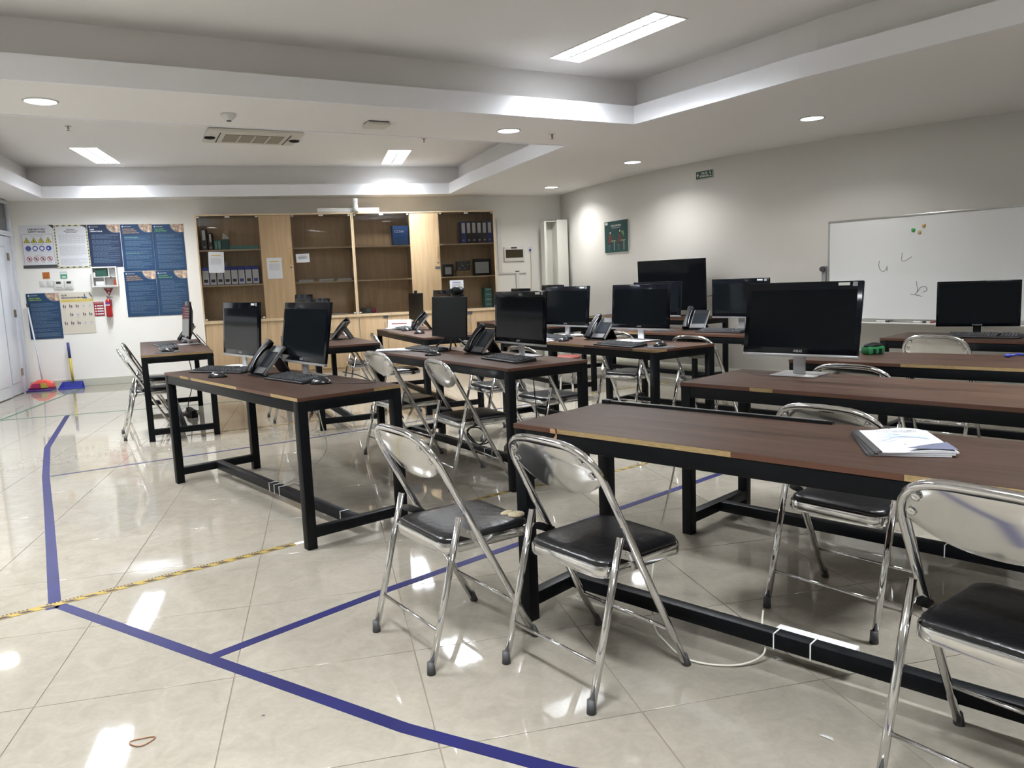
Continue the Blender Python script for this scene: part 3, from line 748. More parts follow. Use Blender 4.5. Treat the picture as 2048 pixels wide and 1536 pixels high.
# ------------------------------------------------------------------ keyboards, mice, phones
def make_keyboard():
    r = thing('keyboard', '', 'keyboard', group='black keyboards')
    MB().add([(-.225, -.08, 0), (.225, -.08, 0), (.225, .08, 0), (-.225, .08, 0), (-.222, -.08, .010), (.222, -.08, .010), (.222, .078, .026), (-.222, .078, .026)],
             [(3, 2, 1, 0), (4, 5, 6, 7), (0, 1, 5, 4), (1, 2, 6, 5), (2, 3, 7, 6), (3, 0, 4, 7)]).build('case', BPLAS, r, bevel=.003)
    km = MB()
    for row in range(6):
        for c in range(21):
            if c in (15, ): continue
            x = -.205+c*.0198; y = -.05+row*.021+(.006 if row == 5 else 0); z = .0118+(y+.08)*.1
            km.add([(x-.0085, y-.0085, z), (x+.0085, y-.0085, z), (x+.0085, y+.0085, z), (x-.0085, y+.0085, z), (x-.006, y-.006, z+.006), (x+.006, y-.006, z+.006), (x+.006, y+.006, z+.006), (x-.006, y+.006, z+.006)],
                   [(4, 5, 6, 7), (0, 1, 5, 4), (1, 2, 6, 5), (2, 3, 7, 6), (3, 0, 4, 7)])
    km.build('keys', mat('key_plastic', (.03, .032, .036), .45), r, kind='stuff')
    MB().box(-.215, .215, -.0795, -.0765, .0095, .0115).build('front_trim', SILVER, r)
    return r
def make_mouse():
    r = thing('computer_mouse', '', 'mouse', group='black mice')
    MB().ell((0, 0, 0), .033, .060, .036, 16, 6, half=True).build('shell', mat('mouse_plastic', (.012, .012, .014), .22), r)
    MB().cyl((0.02, .030), .008, -.004, .004, 'x', 12, Matrix.Translation((0, .008, -.002))).build('wheel', GREYP, r)
    return r
kb0 = make_keyboard(); mo0 = make_mouse(); kids(None)
KB = [('T1', .36, .26, .42, 'keyboard under the papers on the front left desk'), ('T1', 1.25, .33, .05, 'keyboard in front of the tilted monitor on the front left desk'),
      ('T10', 1.42, .24, 0, 'keyboard nearest the end of the far left desk'), ('T10', .85, .22, .1, 'keyboard further back on the far left desk'),
      ('T6', .385, .27, .05, 'keyboard before the thin monitor with the camera'), ('T6', 1.56, .27, -.05, 'keyboard at the right end of the middle desk'),
      ('T7', .36, .24, 0, 'keyboard beside the paper tent card'), ('T8', .44, .25, -.12, 'keyboard with raised keys behind the middle desk monitor'), ('T8', 1.50, .10, -.06, 'keyboard below the monitor with a blue glint'),
      ('T9', 1.12, .26, 0, 'keyboard left of the largest monitor'), ('T5', .60, .24, .12, 'keyboard on the whiteboard desk')]
MO = [('T1', .655, .11, -.7, 'mouse on the left of the front left desk'), ('T1', 1.55, .34, -.7, 'mouse on the right of the front left desk'), ('T10', 1.85, .22, -.5, 'mouse at the end of the far left desk'),
      ('T6', .80, .12, -.6, 'mouse before the thin monitor'), ('T7', .72, .18, 0, 'mouse beside the tent card keyboard'), ('T7', 1.30, .15, 0, 'mouse near the phone before the cabinets'),
      ('T8', .76, .14, .2, 'mouse behind the middle desk monitor'), ('T8', 1.80, .22, 0, 'shiny mouse on the mouse pad at the desk corner'), ('T9', .50, .26, 0, 'mouse left of the phone by the television')]
for i, (k_, s, t_, da, lab) in enumerate(KB):
    if i == 0: kb0.location = on(k_, s, t_); kb0.rotation_euler = (0, 0, ang(k_)+da); kb0['label'] = 'black '+lab
    else: clone(kb0, on(k_, s, t_), ang(k_)+da, 'black '+lab)
for i, (k_, s, t_, da, lab) in enumerate(MO):
    z = DH+(.0035 if (k_, s) in (('T8', 1.80), ('T9', .50), ('T10', 1.85)) else 0)
    if i == 0: mo0.location = on(k_, s, t_, z); mo0.rotation_euler = (0, 0, ang(k_)+da); mo0['label'] = 'black '+lab
    else: clone(mo0, on(k_, s, t_, z), ang(k_)+da, 'black '+lab)
def pad(key, s, t, lab, a=.13, b=.11):
    o = MB().prism([(a*math.cos(2*PI*i/24), b*math.sin(2*PI*i/24)) for i in range(24)], 0, .003).build('mouse_pad', mat('pad_cloth', (.018, .018, .020), .8))
    o.location = on(key, s, t); o.rotation_euler = (0, 0, ang(key)); tag(o, lab, 'mouse pad', 'mouse pads')
pad('T8', 1.81, .20, 'round dark mouse pad at the corner of the desk right of centre'); pad('T9', .52, .25, 'dark mouse pad beside the phone near the television')
pad('T10', 1.86, .22, 'dark mouse pad at the end of the far left desk', .12, .11); pad('T11', .85, .16, 'dark mouse pad on the desk before the left cabinets')

def make_phone():
    r = thing('desk_phone', '', 'phone', group='black desk phones')
    tl_ = math.radians(48); M = Matrix.Translation((0, -.075, .012)) @ Matrix.Rotation(tl_, 4, 'X')
    MB().box(-.105, .11, 0, .215, -.010, .010, M).build('body', BPLAS, r, bevel=.006)
    MB().box(-.025, .098, .055, .165, .0098, .0118, M).build('display', mat('phone_display', (.012, .014, .018), .15, spec=.15), r)
    MB().box(-.025, .098, .005, .045, .0098, .0125, M).build('button_panel', mat('phone_buttons', (.03, .03, .033), .4), r)
    MB().box(-.029, -.027, .0, .212, .0095, .0125, M).build('silver_trim', SILVER, r)
    MB().box(.1095, .1115, .0, .214, -.008, .008, M).build('silver_trim', SILVER, r)
    hp = smooth_path([(-.067, -.005, .022), (-.067, .03, .030), (-.067, .08, .040), (-.067, .13, .041), (-.067, .185, .034), (-.067, .228, .024)], 4)
    rad = [.026+.005*math.cos(2*PI*i/(len(hp)-1)) for i in range(len(hp))]
    hs = MB().tube(hp, rad, 12, M, flat=.75).build('handset', BPLAS, r)
    MB().tube([(p_[0]+.024, p_[1], p_[2]+.006) for p_ in hp], .0022, 6, M).build('silver_edge', SILVER, hs)
    MB().prism([(.10, .005), (.115, .0), (.03, .13), (.02, .125)], -.07, .08, 'x').build('kickstand', BPLAS, r)
    MB().box(-.105, .11, -.09, .03, 0, .006).build('foot', BPLAS, r, bevel=.002)
    return r
ph0 = make_phone(); kids(None)
PH = [('T1', .83, .36, .0, 'black desk phone between the two monitors of the front left desk'), ('T6', 1.0, .42, .05, 'black desk phone between the two monitors of the middle desk'), ('T7', .70, .35, -.1, 'black desk phone before the cabinets, seen side on'),
      ('T8', .90, .42, .12, 'black desk phone standing against the white wall between two monitors'), ('T9', .71, .46, .25, 'black desk phone with a bluish display near the television'), ('T10', .55, .47, 0, 'black desk phone behind the edge-on monitor'),
      ('T11', 1.16, .42, -.5, 'black desk phone right of the tilted monitor, before the cabinets')]
for i, (k_, s, t_, da, lab) in enumerate(PH):
    if i == 0: ph0.location = on(k_, s, t_); ph0.rotation_euler = (0, 0, ang(k_)+da); ph0['label'] = lab
    else: clone(ph0, on(k_, s, t_), ang(k_)+da, lab)

# ------------------------------------------------------------------ papers, cup, tools, booklets
def sheets(key, s, t, a, lab, w_=.21, l_=.297, n=4, name='paper_stack'):
    r = thing(name, lab, 'papers', on(key, s, t), ang(key)+a, 'loose papers on desks')
    for i in range(n):
        rr = random.Random(i*7+int(s*100)); g = MB(); o = []
        z = .0015*(i+1); dx, dy = rr.uniform(-.02, .02), rr.uniform(-.02, .02); q = 5
        vs = [((-w_/2+w_*u/q)+dx, (-l_/2+l_*v/q)+dy, z+.004*math.sin(u*1.1+i)*math.sin(v*.9)*(i == n-1)+(.004 if i == n-1 else 0)) for u in range(q+1) for v in range(q+1)]
        g.add(vs, [(u*(q+1)+v, (u+1)*(q+1)+v, (u+1)*(q+1)+v+1, u*(q+1)+v+1) for u in range(q) for v in range(q)])
        g.build('sheet', PAPER, r)
    return r
sheets('T1', .20, .42, .4, 'creased white papers beneath the left monitor of the front left desk', .30, .21)
sheets('T6', .16, .14, -.5, 'white papers at the left end of the middle desk')
sheets('T8', .52, .05, .3, 'white papers under the keyboard behind the middle monitor')
sheets('T8', .30, .50, .2, 'white sheet with blue print behind the keyboard near the wall side', n=2)
sheets('T8', 1.30, .40, .1, 'white papers beneath the monitor with the blue glint', .30, .21)
sheets('T7', .12, .25, 0, 'white papers below the tent card before the cabinets')
sheets('T11', .55, .10, .2, 'white sheet near the edge of the desk before the left cabinets', n=2)
t = thing('tent_card', 'white folded paper tent card with a line of print', 'sign', on('T7', .02, .28), ang('T7')+.9)
MB().add([(-.15, -.03, 0), (.15, -.03, 0), (.15, 0, .10), (-.15, 0, .10), (.15, .03, 0), (-.15, .03, 0)], [(0, 1, 2, 3), (3, 2, 4, 5)]).build('card', PAPER, t)
lm_ = MB(); lines_mesh(lm_, -.10, .10, .045, .060, 1, .010, y=-.0175, words=False); lm_.build('printed_line', DRED, t)
t = thing('cup', 'white cup with a dark lid before the left cabinets', 'cup', on('T11', .62, .12))
MB().lathe([(.03, 0), (.04, .09), (.041, .095)], 18).build('body', WHITEP, t); MB().lathe([(.042, .094), (.042, .102), (.03, .106)], 18).build('lid', BPLAS, t)
t = thing('tape_measure', 'green and black rounded tool on the third desk', 'tool', on('T4', .33, .44), .3)
MB().box(-.06, .06, -.035, .035, 0, .05).build('body', GREEN, t, bevel=.012); MB().ell((0, 0, .05), .062, .036, .020, 16, 6, half=True).build('top_grip', BPLAS, t)
for x in (-.03, .012): MB().box(x, x+.022, -.037, -.030, .004, .034).build('vent', BPLAS, t)
t = thing('blue_clip', 'small blue plastic clip lying at the right end of the third desk', 'clip', on('T4', 1.02, .50), .2)
MB().ell((-.02, 0, .010), .022, .014, .010, 12, 6).build('head', BLUEP, t); MB().tube([(0, 0, .008), (.05, .01, .012), (.09, -.005, .006)], .006, 8).build('arm', BLUEP, t)
# stacked booklets
bc = on('T2', 1.216, .334); ba = ang('T2')+.50
for i in range(3):
    t = thing('booklet', ['bottom booklet of the stack on the front right desk', 'middle booklet of the stack on the front right desk', 'top booklet with white cover and blue drawing on the front right desk'][i], 'booklet', bc+Vector((.004*i, -.003*i, .0048*i)), ba+.03*(i-1), 'stacked booklets')
    bw, bl = .21, .30
    g = MB(); q = 10
    def cz(u, v): return .0030+(.006*math.sin(PI*u)*(.3+.7*v)-.0035*math.sin(2*PI*u)) if i == 2 else .0030
    top = [(-bw/2+bw*u/q, -bl/2+bl*v/q, .0016+cz(u/q, v/q)) for u in range(q+1) for v in range(q+1)]
    n_ = len(top); vs = top+[(p_[0], p_[1], .0008) for p_ in top]
    fs = [(u*(q+1)+v, (u+1)*(q+1)+v, (u+1)*(q+1)+v+1, u*(q+1)+v+1) for u in range(q) for v in range(q)]
    for u in range(q):
        a1, b1 = u*(q+1), (u+1)*(q+1); fs.append((a1, n_+a1, n_+b1, b1)); a1 += q; b1 += q; fs.append((a1, b1, n_+b1, n_+a1))
    for v in range(q): fs.append((v, v+1, n_+v+1, n_+v)); a1 = q*(q+1)+v; fs.append((a1, n_+a1, n_+a1+1, a1+1))
    MB().add(vs, fs).build('pages', PAPER, t)
    MB().box(-bw/2-.002, -bw/2+.018, -bl/2, bl/2, .0005, .0056).build('spine_tape', mat('spine_tape', (.05, .05, .055), .25), t)
    if i == 2:
        R0 = (0, 0, 0)
        text('title_lettering', 'LAPORAN DAN MODUL', .014, INK, t, (-.065, .095, .0140), 'LEFT', R0, .0004); text('title_lettering', 'TELEKOMUNIKASI', .014, INK, t, (-.055, .075, .0145), 'LEFT', R0, .0004)
        gm = MB()
        for (x0, y0, x1, y1, wd_) in ((-.03, .045, .075, .0, .010), (-.07, -.02, 0, .04, .005), (-.06, -.035, .01, .02, .004), (-.05, .0, .02, -.035, .003), (.0, .0, .06, -.03, .003)):
            d = Vector((x1-x0, y1-y0, 0)).normalized(); nn = Vector((-d.y, d.x, 0))*wd_/2
            gm.add([(x0-nn.x, y0-nn.y, .0147), (x1-nn.x, y1-nn.y, .0147), (x1+nn.x, y1+nn.y, .0147), (x0+nn.x, y0+nn.y, .0147)], [(0, 1, 2, 3)])
        gm.build('blue_drawing', mat('sky_print', (.25, .42, .72), .6), t)
        cm_ = MB(); cpts = [(bw/2-.001, -bl/2+.004)]+[(bw/2-.001-.13*math.sin(a_*PI/16), -bl/2+.004+.10*(1-math.sin(a_*PI/16))*1.0) for a_ in range(0, 9)]
        cm_.add([(p_[0], p_[1], .0108+.004*math.sin(PI*max(0, min(1, (p_[0]+bw/2)/bw)))) for p_ in cpts], [tuple(reversed(range(len(cpts))))]); cm_.build('corner_swoosh', mat('swoosh_print', (.11, .12, .19), .5), t)
        tm = MB()
        for (x, y, s_) in ((-.06, .13, .008), (-.01, .125, .01), (-.08, .11, .007), (-.02, -.10, .010), (.03, -.085, .007), (.05, .02, .006)): tm.add([(x, y, .0143), (x+s_, y-.002, .0143), (x+s_*.4, y+s_*.8, .0143)], [(0, 1, 2)])
        tm.build('triangle_marks', INK, t)
# thin bar lying along the back edge of the front right desk
t = thing('cable_channel', 'long thin black bar with silver line along the back edge of the front right desk', 'cable cover', on('T2', 0, 0), ang('T2'))
MB().box(.01, .95, .535, .556, DH*0, .010).build('channel', BPLAS, t); MB().box(.03, .93, .543, .548, .010, .0115).build('silver_line', ALU, t)
MB().box(.01, .045, .530, .560, .0, .014).build('end_cap', BPLAS, t)

# cables
def cable(pts, r_, m_, lab, grp='loose cables'):
    o = MB().tube(smooth_path(pts, 6), r_, 6).build('cable', m_); return tag(o, lab, 'cable', grp)
cable([on('T1', .96, .57, .70), on('T1', 1.0, .60, .45), on('T1', .95, .63, .22), (-1.50, 4.80, .02), (-1.47, 4.99, .006), (-1.40, 4.93, .006)], .003, CABLEW, 'beige cable hanging down behind the front left desk to the floor')
cable([(.62, 2.88, .735), (.60, 2.86, .55), (.50, 2.78, .2), (.483, 2.70, .02), (.50, 2.55, .006), (.553, 2.42, .006), (.688, 2.375, .006), (.79, 2.40, .03), (.80, 2.45, .10), (.83, 2.53, .118)], .0035, CABLEW, 'cream cable hanging behind the centre chair and looping over the desk stretcher')
cable([(-.30, 5.90, .02), (-.36, 5.86, .12), (-.28, 5.80, .20), (-.20, 5.84, .10), (-.28, 5.92, .02), (-.36, 5.88, .14), (-.26, 5.80, .17), (-.20, 5.90, .04), (-.32, 5.95, .01)], .006, BPLAS, 'coiled black cable on the floor under the middle desk')
cable([on('T1', 1.50, .50, .80), on('T1', 1.60, .56, .775), on('T1', 1.80, .60, .70), on('T1', 1.85, .66, .55)], .003, BPLAS, 'black cables trailing off the rear edge of the front left desk')
cable([on('T1', 1.62, .36, .765), on('T1', 1.72, .42, .76), on('T1', 1.80, .52, .76), on('T1', 1.70, .58, .76)], .002, BPLAS, 'thin black mouse cable on the front left desk')
cable([on('T10', 1.05, .52, .86), on('T10', 1.35, .56, .80), on('T10', 1.65, .575, .765), on('T10', 1.9, .60, .70)], .004, BPLAS, 'black cable draped along the far left desk')
cable([on('T10', 1.6, .40, .68), on('T10', 1.55, .42, .45), on('T10', 1.5, .36, .20), (-3.34, 8.0, .03)], .004, BPLAS, 'black cables hanging under the far left desk')
cable([on('T8', 1.3, .5, .70), on('T8', 1.25, .5, .45), on('T8', 1.35, .45, .25), on('T8', 1.2, .4, .02)], .004, BPLAS, 'black cable hanging under the desk right of centre')
cable([on('T6', 1.5, .5, .70), on('T6', 1.45, .55, .5), on('T6', 1.52, .5, .3), on('T6', 1.4, .45, .02)], .004, BPLAS, 'black cable hanging under the middle desk')
cable([on('T9', .3, .5, .70), on('T9', .35, .52, .55), on('T9', .5, .5, .6), on('T9', .6, .5, .70)], .004, BPLAS, 'black cable looping under the desk near the television')
cable([on('T9', 1.25, .2, .70), on('T9', 1.6, .1, .62), on('T9', 1.9, .0, .72)], .003, BPLAS, 'thin black cable sagging left of the largest monitor')
cable([on('T13', 1.9, .3, 1.0), (2.75, 8.9, 1.02), (2.78, 8.8, .9), on('T13', 1.9, .45, .77)], .004, BPLAS, 'black cable beside the television')
t = thing('power_strip', 'white power strip fixed behind the stretcher of the front right desk', 'power strip', on('T2', .98, .32, .05), ang('T2'))
MB().box(-.13, .13, 0, .05, 0, .04).build('body', WHITEP, t, bevel=.004)
t = thing('power_strip', 'black power strip with plugs on the floor under the far left desk', 'power strip', (-3.36, 8.02, 0), -1.0)
MB().box(-.18, .18, -.03, .03, 0, .04).build('body', BPLAS, t, bevel=.004)
for i in range(4): MB().box(-.15+.085*i, -.10+.085*i, -.025, .025, .038, .075).build('plug', BPLAS, t, bevel=.004)
t = thing('rubber_band', 'brown heart-shaped rubber band on the foreground floor', 'rubber band', (-1.105, 2.083, .0025), .3)
MB().tube([(.030*math.cos(a_)*(1+.15*math.cos(2*a_)), .020*math.sin(a_)+.006*math.cos(2*a_), 0) for a_ in [2*PI*i/24 for i in range(24)]], .0018, 6, closed=True).build('loop', mat('rubber_brown', (.20, .08, .03), .6), t)
o = MB().ell((0, 0, 0), .006, .004, .002, 8, 4, half=True).build('debris', INK); o.location = (-.791, 2.197, 0); tag(o, 'tiny dark speck on the foreground floor', 'debris')
for i, (x, y, lab) in enumerate([(.841, 2.403, 'clear plastic tag on the floor beside the desk stretcher'), (.822, 1.967, 'small crumpled clear film scrap on the right foreground floor')]):
    q = MB(); rr = random.Random(i); q.add([(rr.uniform(-.02, .02), rr.uniform(-.02, .02), rr.uniform(.001, .012)) for _ in range(6)], [(0, 1, 2), (1, 2, 3), (2, 3, 4), (3, 4, 5)])
    o = q.build('plastic_scrap', CLEAR); o.location = (x, y, 0); tag(o, lab, 'scrap')
# red stool glimpsed behind the middle desk
t = thing('plastic_stool', 'red stool top glimpsed behind the middle desk', 'stool', (.579, 8.15, 0))
MB().lathe([(.15, .43), (.16, .445), (.15, .46), (.0001, .462)], 20).build('seat', mat('dull_red', (.16, .03, .025), .6), t)
for a_ in range(4): c, s = math.cos(a_*PI/2+.4), math.sin(a_*PI/2+.4); MB().tube([(c*.10, s*.10, .435), (c*.16, s*.16, 0)], .012, 8).build('leg', CHROME, t)

# ------------------------------------------------------------------ cabinets on the back wall
CD = .42
def cabinet(s0, s1, lab, handle_right=True):
    W = s1-s0; r = thing('display_cabinet', lab, 'cabinet', WP(s0, .004), WA, 'light wood display cabinets')
    f = -CD; g = .02
    gl = (.86, 1.30)   # glass | wood | glass
    xs = [0, gl[0], gl[1], W]
    def box(n, m_, *b, **k_): return MB().box(*b).build(n, m_, r, **k_)
    box('back_panel', MAPLE, 0, W, -.012, 0, 0, 2.36)
    for x in (0, W-g): box('side_panel', MAPLEE, x, x+g, f, -.012, 0, 2.36)
    for x in (gl[0]-g/2, gl[1]-g/2): box('divider', MAPLEE, x, x+g, f+.022, -.012, .06, 2.34)
    box('top_panel', MAPLEE, 0, W, f-.004, 0, 2.34, 2.36)
    box('ledge', MAPLEE, 0, W, f-.012, -.012, .815, .857)
    box('plinth', MAPLE, g, W-g, f+.03, -.012, 0, .06)
    for (a, b) in ((g, gl[0]-g/2), (gl[1]+g/2, W-g)):
        for z in (1.345, 1.848): box('shelf', MAPLEE, a, b, f+.03, -.012, z, z+.02)
    # wood door between the glass bays
    d = box('wood_door', MAPLE, gl[0]+.003, gl[1]-.003, f, f+.018, .860, 2.337, bevel=.0015)
    hx = gl[1]-.035
    MB().tube([(hx, f-.002, 1.86), (hx, f-.022, 1.84), (hx, f-.026, 1.75), (hx, f-.022, 1.66), (hx, f-.002, 1.64)], .005, 8).build('handle', GOLD, d)
    MB().cyl((hx, 1.585), .011, f-.006, f, 'y', 14).build('lock', INK, d)
    # glass doors, two leaves a bay, with white clips
    for (a, b) in ((g, gl[0]-g/2), (gl[1]+g/2, W-g)):
        mid = (a+b)/2
        for (u, v) in ((a+.002, mid-.0015), (mid+.0015, b-.002)):
            gd = MB().add([(u, f+.004, .862), (v, f+.004, .862), (v, f+.004, 2.335), (u, f+.004, 2.335)], [(0, 1, 2, 3)]).build('glass_door', GLASS, r)
            for z in (2.315, .868):
                x = u+.004 if u < mid-.1 else v-.034
                MB().box(x, x+.03, f-.004, f+.003, z, z+.018).build('clip', WHITEP, gd)
            x = v-.03 if u < mid-.1 else u; MB().box(x, x+.03, f-.004, f+.003, 2.315, 2.335).build('clip', WHITEP, gd)
    # lower doors
    n = 5; edges = [0.003, .435, .868, 1.305, 1.74, W-.003]
    for i in range(n):
        d = box('lower_door', MAPLE, edges[i]+.002, edges[i+1]-.002, f, f+.018, .063, .812, bevel=.0015)
        x = edges[i+1]-.04 if i in (0, 3) else (edges[i]+.035 if i in (1, 4) else edges[i+1]-.04)
        MB().tube([(x, f-.002, .72), (x, f-.018, .715), (x, f-.018, .635), (x, f-.002, .63)], .0035, 6).build('handle', GREYP, d)
        MB().cyl((x+.02, .405), .006, f-.004, f, 'y', 10).build('lock', GREYP, d)
    return r
cabA = cabinet(2.425, 4.605, 'light wood display cabinet with glass doors nearer the posters, binders inside')
cabB = cabinet(4.607, 6.79, 'light wood display cabinet with glass doors nearer the corner, blue box and files inside')
def wthing(name, lab, cat, s, off, z, grp=None): return thing(name, lab, cat, WP(s, off, z), WA, grp)
def notice(s, z, w_, h_, lab, off, colr=None, name='notice', bar=None, rz=0):
    t = wthing(name, lab, 'notice', s, off, z, 'paper notices'); t.rotation_euler = (0, 0, WA)
    M = Matrix.Rotation(rz, 4, 'Y'); MB().box(0, w_, -.001, 0, 0, h_, M).build('sheet', PAPER, t)
    q = MB(); lines_mesh(q, w_*.15, w_*.85, h_*.40, h_*.72, 9, .004, y=-.0018, seed=int(s*10)); q.add([], []); q2 = MB().add(q.v, q.f, M); q2.build('printed_text', GINK, t, kind='stuff')
    q = MB().add([(w_*.2, -.0018, h_*.80), (w_*.8, -.0018, h_*.80), (w_*.8, -.0018, h_*.84), (w_*.2, -.0018, h_*.84)], [(0, 1, 2, 3)], M); q.build('printed_heading', colr or YELLOW, t)
    return t
GO = CD+.006
notice(2.553, 1.545, .21, .297, 'white notice taped to the leftmost glass door', GO, rz=.04)
notice(3.352, 1.43, .21, .30, 'white notice on the left wooden cabinet door', GO)
notice(3.77, 1.648, .19, .125, 'small pinkish card on the glass door beside the left wooden door', GO, rz=-.03, colr=GINK)
notice(6.038, 1.115, .215, .19, 'white notice with blue line low on the right glass door', GO, colr=LBINK)
notice(4.305, .625, .135, .062, 'small white label with blue line on a lower cabinet door', GO, colr=LBINK)
for (s, z, lab) in ((4.985, .775, 'small black label at the top of a lower cabinet door'), (6.30, .772, 'small black label above the handles of the right lower doors'), (5.825, 1.49, 'small black label under the lock of the right wooden door')):
    t = wthing('door_label', lab, 'label', s, GO, z, 'black door labels'); MB().box(0, .072, -.004, 0, 0, .036).build('plate', INK, t); MB().box(.012, .055, -.0046, -.004, .014, .022).build('mark', LBLUE, t)
# binders etc.  y: back panel at 0, front at -.42 (local); placed by (s, offset from wall, z)
def binder(s, z, w_, h_, m_, lab, style, grp):
    t = wthing('binder', lab, 'binder', s, .375, z, grp)
    MB().box(0, w_, 0, .24, 0, h_).build('cover', m_, t, bevel=.002)
    if style == 'A4':
        MB().box(w_*.18, w_*.82, -.0015, 0, h_*.46, h_*.93).build('spine_label', WINK, t)
        ring_ = MB(); ring(ring_, w_/2, h_*.14, .014, .009, -.002); ring_.build('finger_ring', CHROME, t)
    else:
        MB().box(.003, w_-.003, -.0015, 0, .008, h_*.80).build('spine_label', WINK, t)
        MB().box(w_*.2, w_*.78, -.0025, -.0015, h_*.16, h_*.32).build('printed_logo', INK if style != 'b' else LBINK, t)
for i in range(8):
    binder(2.455+.0975*i, 1.366, .090, .262, LBINK, ['first', 'second', 'third', 'fourth', 'fifth', 'sixth', 'seventh', 'eighth'][i]+' from left of the white spined blue file boxes in the left cabinet', 'b' if i in (5, 7) else 'w', 'white and blue file boxes')
bl = [('blue', BLUEP), ('black', BPLAS), ('black', BPLAS), ('black', BPLAS), ('black', BPLAS), ('blue', BLUEP)]
for i in range(6):
    binder(6.262+.084*i, 1.869, .080, .335, mat('binder_blue', (.01, .03, .20), .4) if bl[i][0] == 'blue' else mat('binder_black', (.02, .02, .024), .5), ['left blue lever file on the upper right shelf', 'first black lever file beside the left blue one', 'second black lever file on the upper right shelf', 'third black lever file with a greenish label', 'fourth black lever file beside the right blue one', 'rightmost blue lever file on the upper right shelf'][i], 'A4', 'lever arch files')
for i, (s, w_, h_) in enumerate(((2.488, .065, .30), (2.585, .04, .24))): binder(s, 1.869, w_, h_, mat('dark_file', (.05, .05, .05), .6), ['wide dark file at top left of the left cabinet', 'narrow dark file at top left of the left cabinet'][i], 'A4', 'dark files')
for i, s in enumerate((2.645, 2.693)):
    t = wthing('teal_box', ['left thin teal box', 'right thin teal box'][i]+' on the top shelf of the left cabinet', 'box', s, .30, 1.869, 'thin teal boxes'); MB().box(0, .044, 0, .2, 0, .14).build('carton', TEAL, t); MB().box(.008, .036, -.001, 0, .02, .12).build('label', mat('pale_teal', (.25, .5, .47), .6), t)
t = wthing('teal_carton', 'dark teal carton with a white tablet leaning on top in the left cabinet', 'box', 2.755, .30, 1.869); MB().box(0, .085, 0, .2, 0, .15).build('carton', mat('deep_teal', (.02, .11, .11), .6), t)
t = wthing('white_device', 'white triangular device leaning on the dark teal carton', 'device', 2.755, .28, 2.021); MB().prism([(0, 0), (.085, 0), (.085, .03), (.02, .09)], 0, .03, 'y').build('shell', WHITEP, t)
t = wthing('flat_teal_box', 'long flat teal box lying on the top shelf of the left cabinet', 'box', 2.85, .32, 1.869); MB().box(0, .40, 0, .25, 0, .05).build('carton', TEAL, t)
t = wthing('white_device', 'white box set on the file boxes behind the notice', 'device', 2.55, .28, 1.632); MB().box(0, .25, 0, .2, 0, .07).build('base', mat('grey_card', (.5, .5, .5), .6), t); MB().box(.05, .09, 0, .06, .07, .19).build('upright', WHITEP, t); MB().box(.16, .20, 0, .06, .07, .19).build('upright', WHITEP, t)
t = wthing('network_kit_box', 'blue box with white lettering on the upper shelf of the right cabinet', 'box', 5.205, .37, 1.869)
MB().box(0, .24, 0, .18, 0, .29).build('carton', BLUEB, t)
text('lettering', 'cisco', .045, LBLUE, t, (.03, -.002, .235), bold=.0004); text('lettering', 'CCNA', .05, WINK, t, (.03, -.002, .185), bold=.0008)
text('lettering', 'Networking', .038, LBLUE, t, (.025, -.002, .065), bold=.0003); text('lettering', 'Academy', .038, LBLUE, t, (.025, -.002, .025), bold=.0003)
for i, (s, w_, h_, lab) in enumerate(((5.955, .17, .19, 'small black framed certificate at the left of the middle right shelf'), (6.437, .29, .255, 'large black framed certificate at the right of the middle right shelf'))):
    t = wthing('certificate_frame', lab, 'picture frame', s, .34, 1.366, 'framed certificates')
    MB().box(0, w_, 0, .02, 0, h_).build('frame', BPLAS, t, bevel=.003); MB().box(.035, w_-.035, -.002, 0, .035, h_-.045).build('certificate', mat('cert_paper', (.45, .47, .48), .7), t)
    q = MB(); lines_mesh(q, .06, w_-.06, h_*.3, h_*.7, 4, .006, y=-.003, seed=i); q.build('printed_text', GINK, t, kind='stuff')
t = wthing('cardboard_box', 'brown carton pair under the dark electronics on the middle right shelf', 'box', 6.18, .28, 1.366); MB().box(0, .12, 0, .14, 0, .085).build('carton', CARDB, t); MB().box(.125, .25, 0, .14, 0, .085).build('carton', CARDB, t)
t = wthing('circuit_kit', 'dark electronics box with silver parts on the brown cartons', 'device', 6.195, .27, 1.452); MB().box(0, .205, 0, .1, 0, .145).build('case', mat('kit_black', (.02, .022, .026), .3), t, bevel=.003)
for (x, z) in ((.04, .03), (.13, .03), (.09, .08), (.18, .09)): MB().box(x-.015, x+.015, -.004, 0, z-.006, z+.006).build('chip', SILVER, t)
for i in range(4):
    t = wthing('teal_carton', ['bottom', 'second', 'third', 'top'][i]+' carton of the teal stack in the lower right of the cabinet', 'box', 6.62, .28, .858+.078*i, 'stacked teal cartons'); MB().box(0, .12, 0, .2, 0, .075).build('carton', mat('grey_teal', (.10, .27, .27), .6), t); MB().box(.03, .11, -.002, 0, .045, .055).build('label', WINK, t)
for i, (s, m_, lab) in enumerate(((4.665, mat('dull_brown', (.06, .02, .015), .5), 'dark brown'), (4.745, mat('dull_green', (.02, .10, .04), .5), 'green'), (4.825, MAG, 'maroon'))):
    t = wthing('tool_pouch', lab+' small plastic pouch low in the middle of the cabinets', 'pouch', s, .25, .858, 'small plastic pouches'); MB().box(0, .076, 0, .08, 0, .075).build('body', m_, t, bevel=.012)
for i, (s, lab) in enumerate(((3.78, 'left'), (4.07, 'middle'), (4.34, 'right'))):
    t = wthing('document_pile', lab+' pile of white documents on the middle shelf of the left cabinet', 'papers', s, .34, 1.366, 'document piles'); 
    for j in range(3): MB().box(0+.006*j, .21+.004*j, 0, .25, .012*j, .012*j+.010).build('folder', PAPER, t)
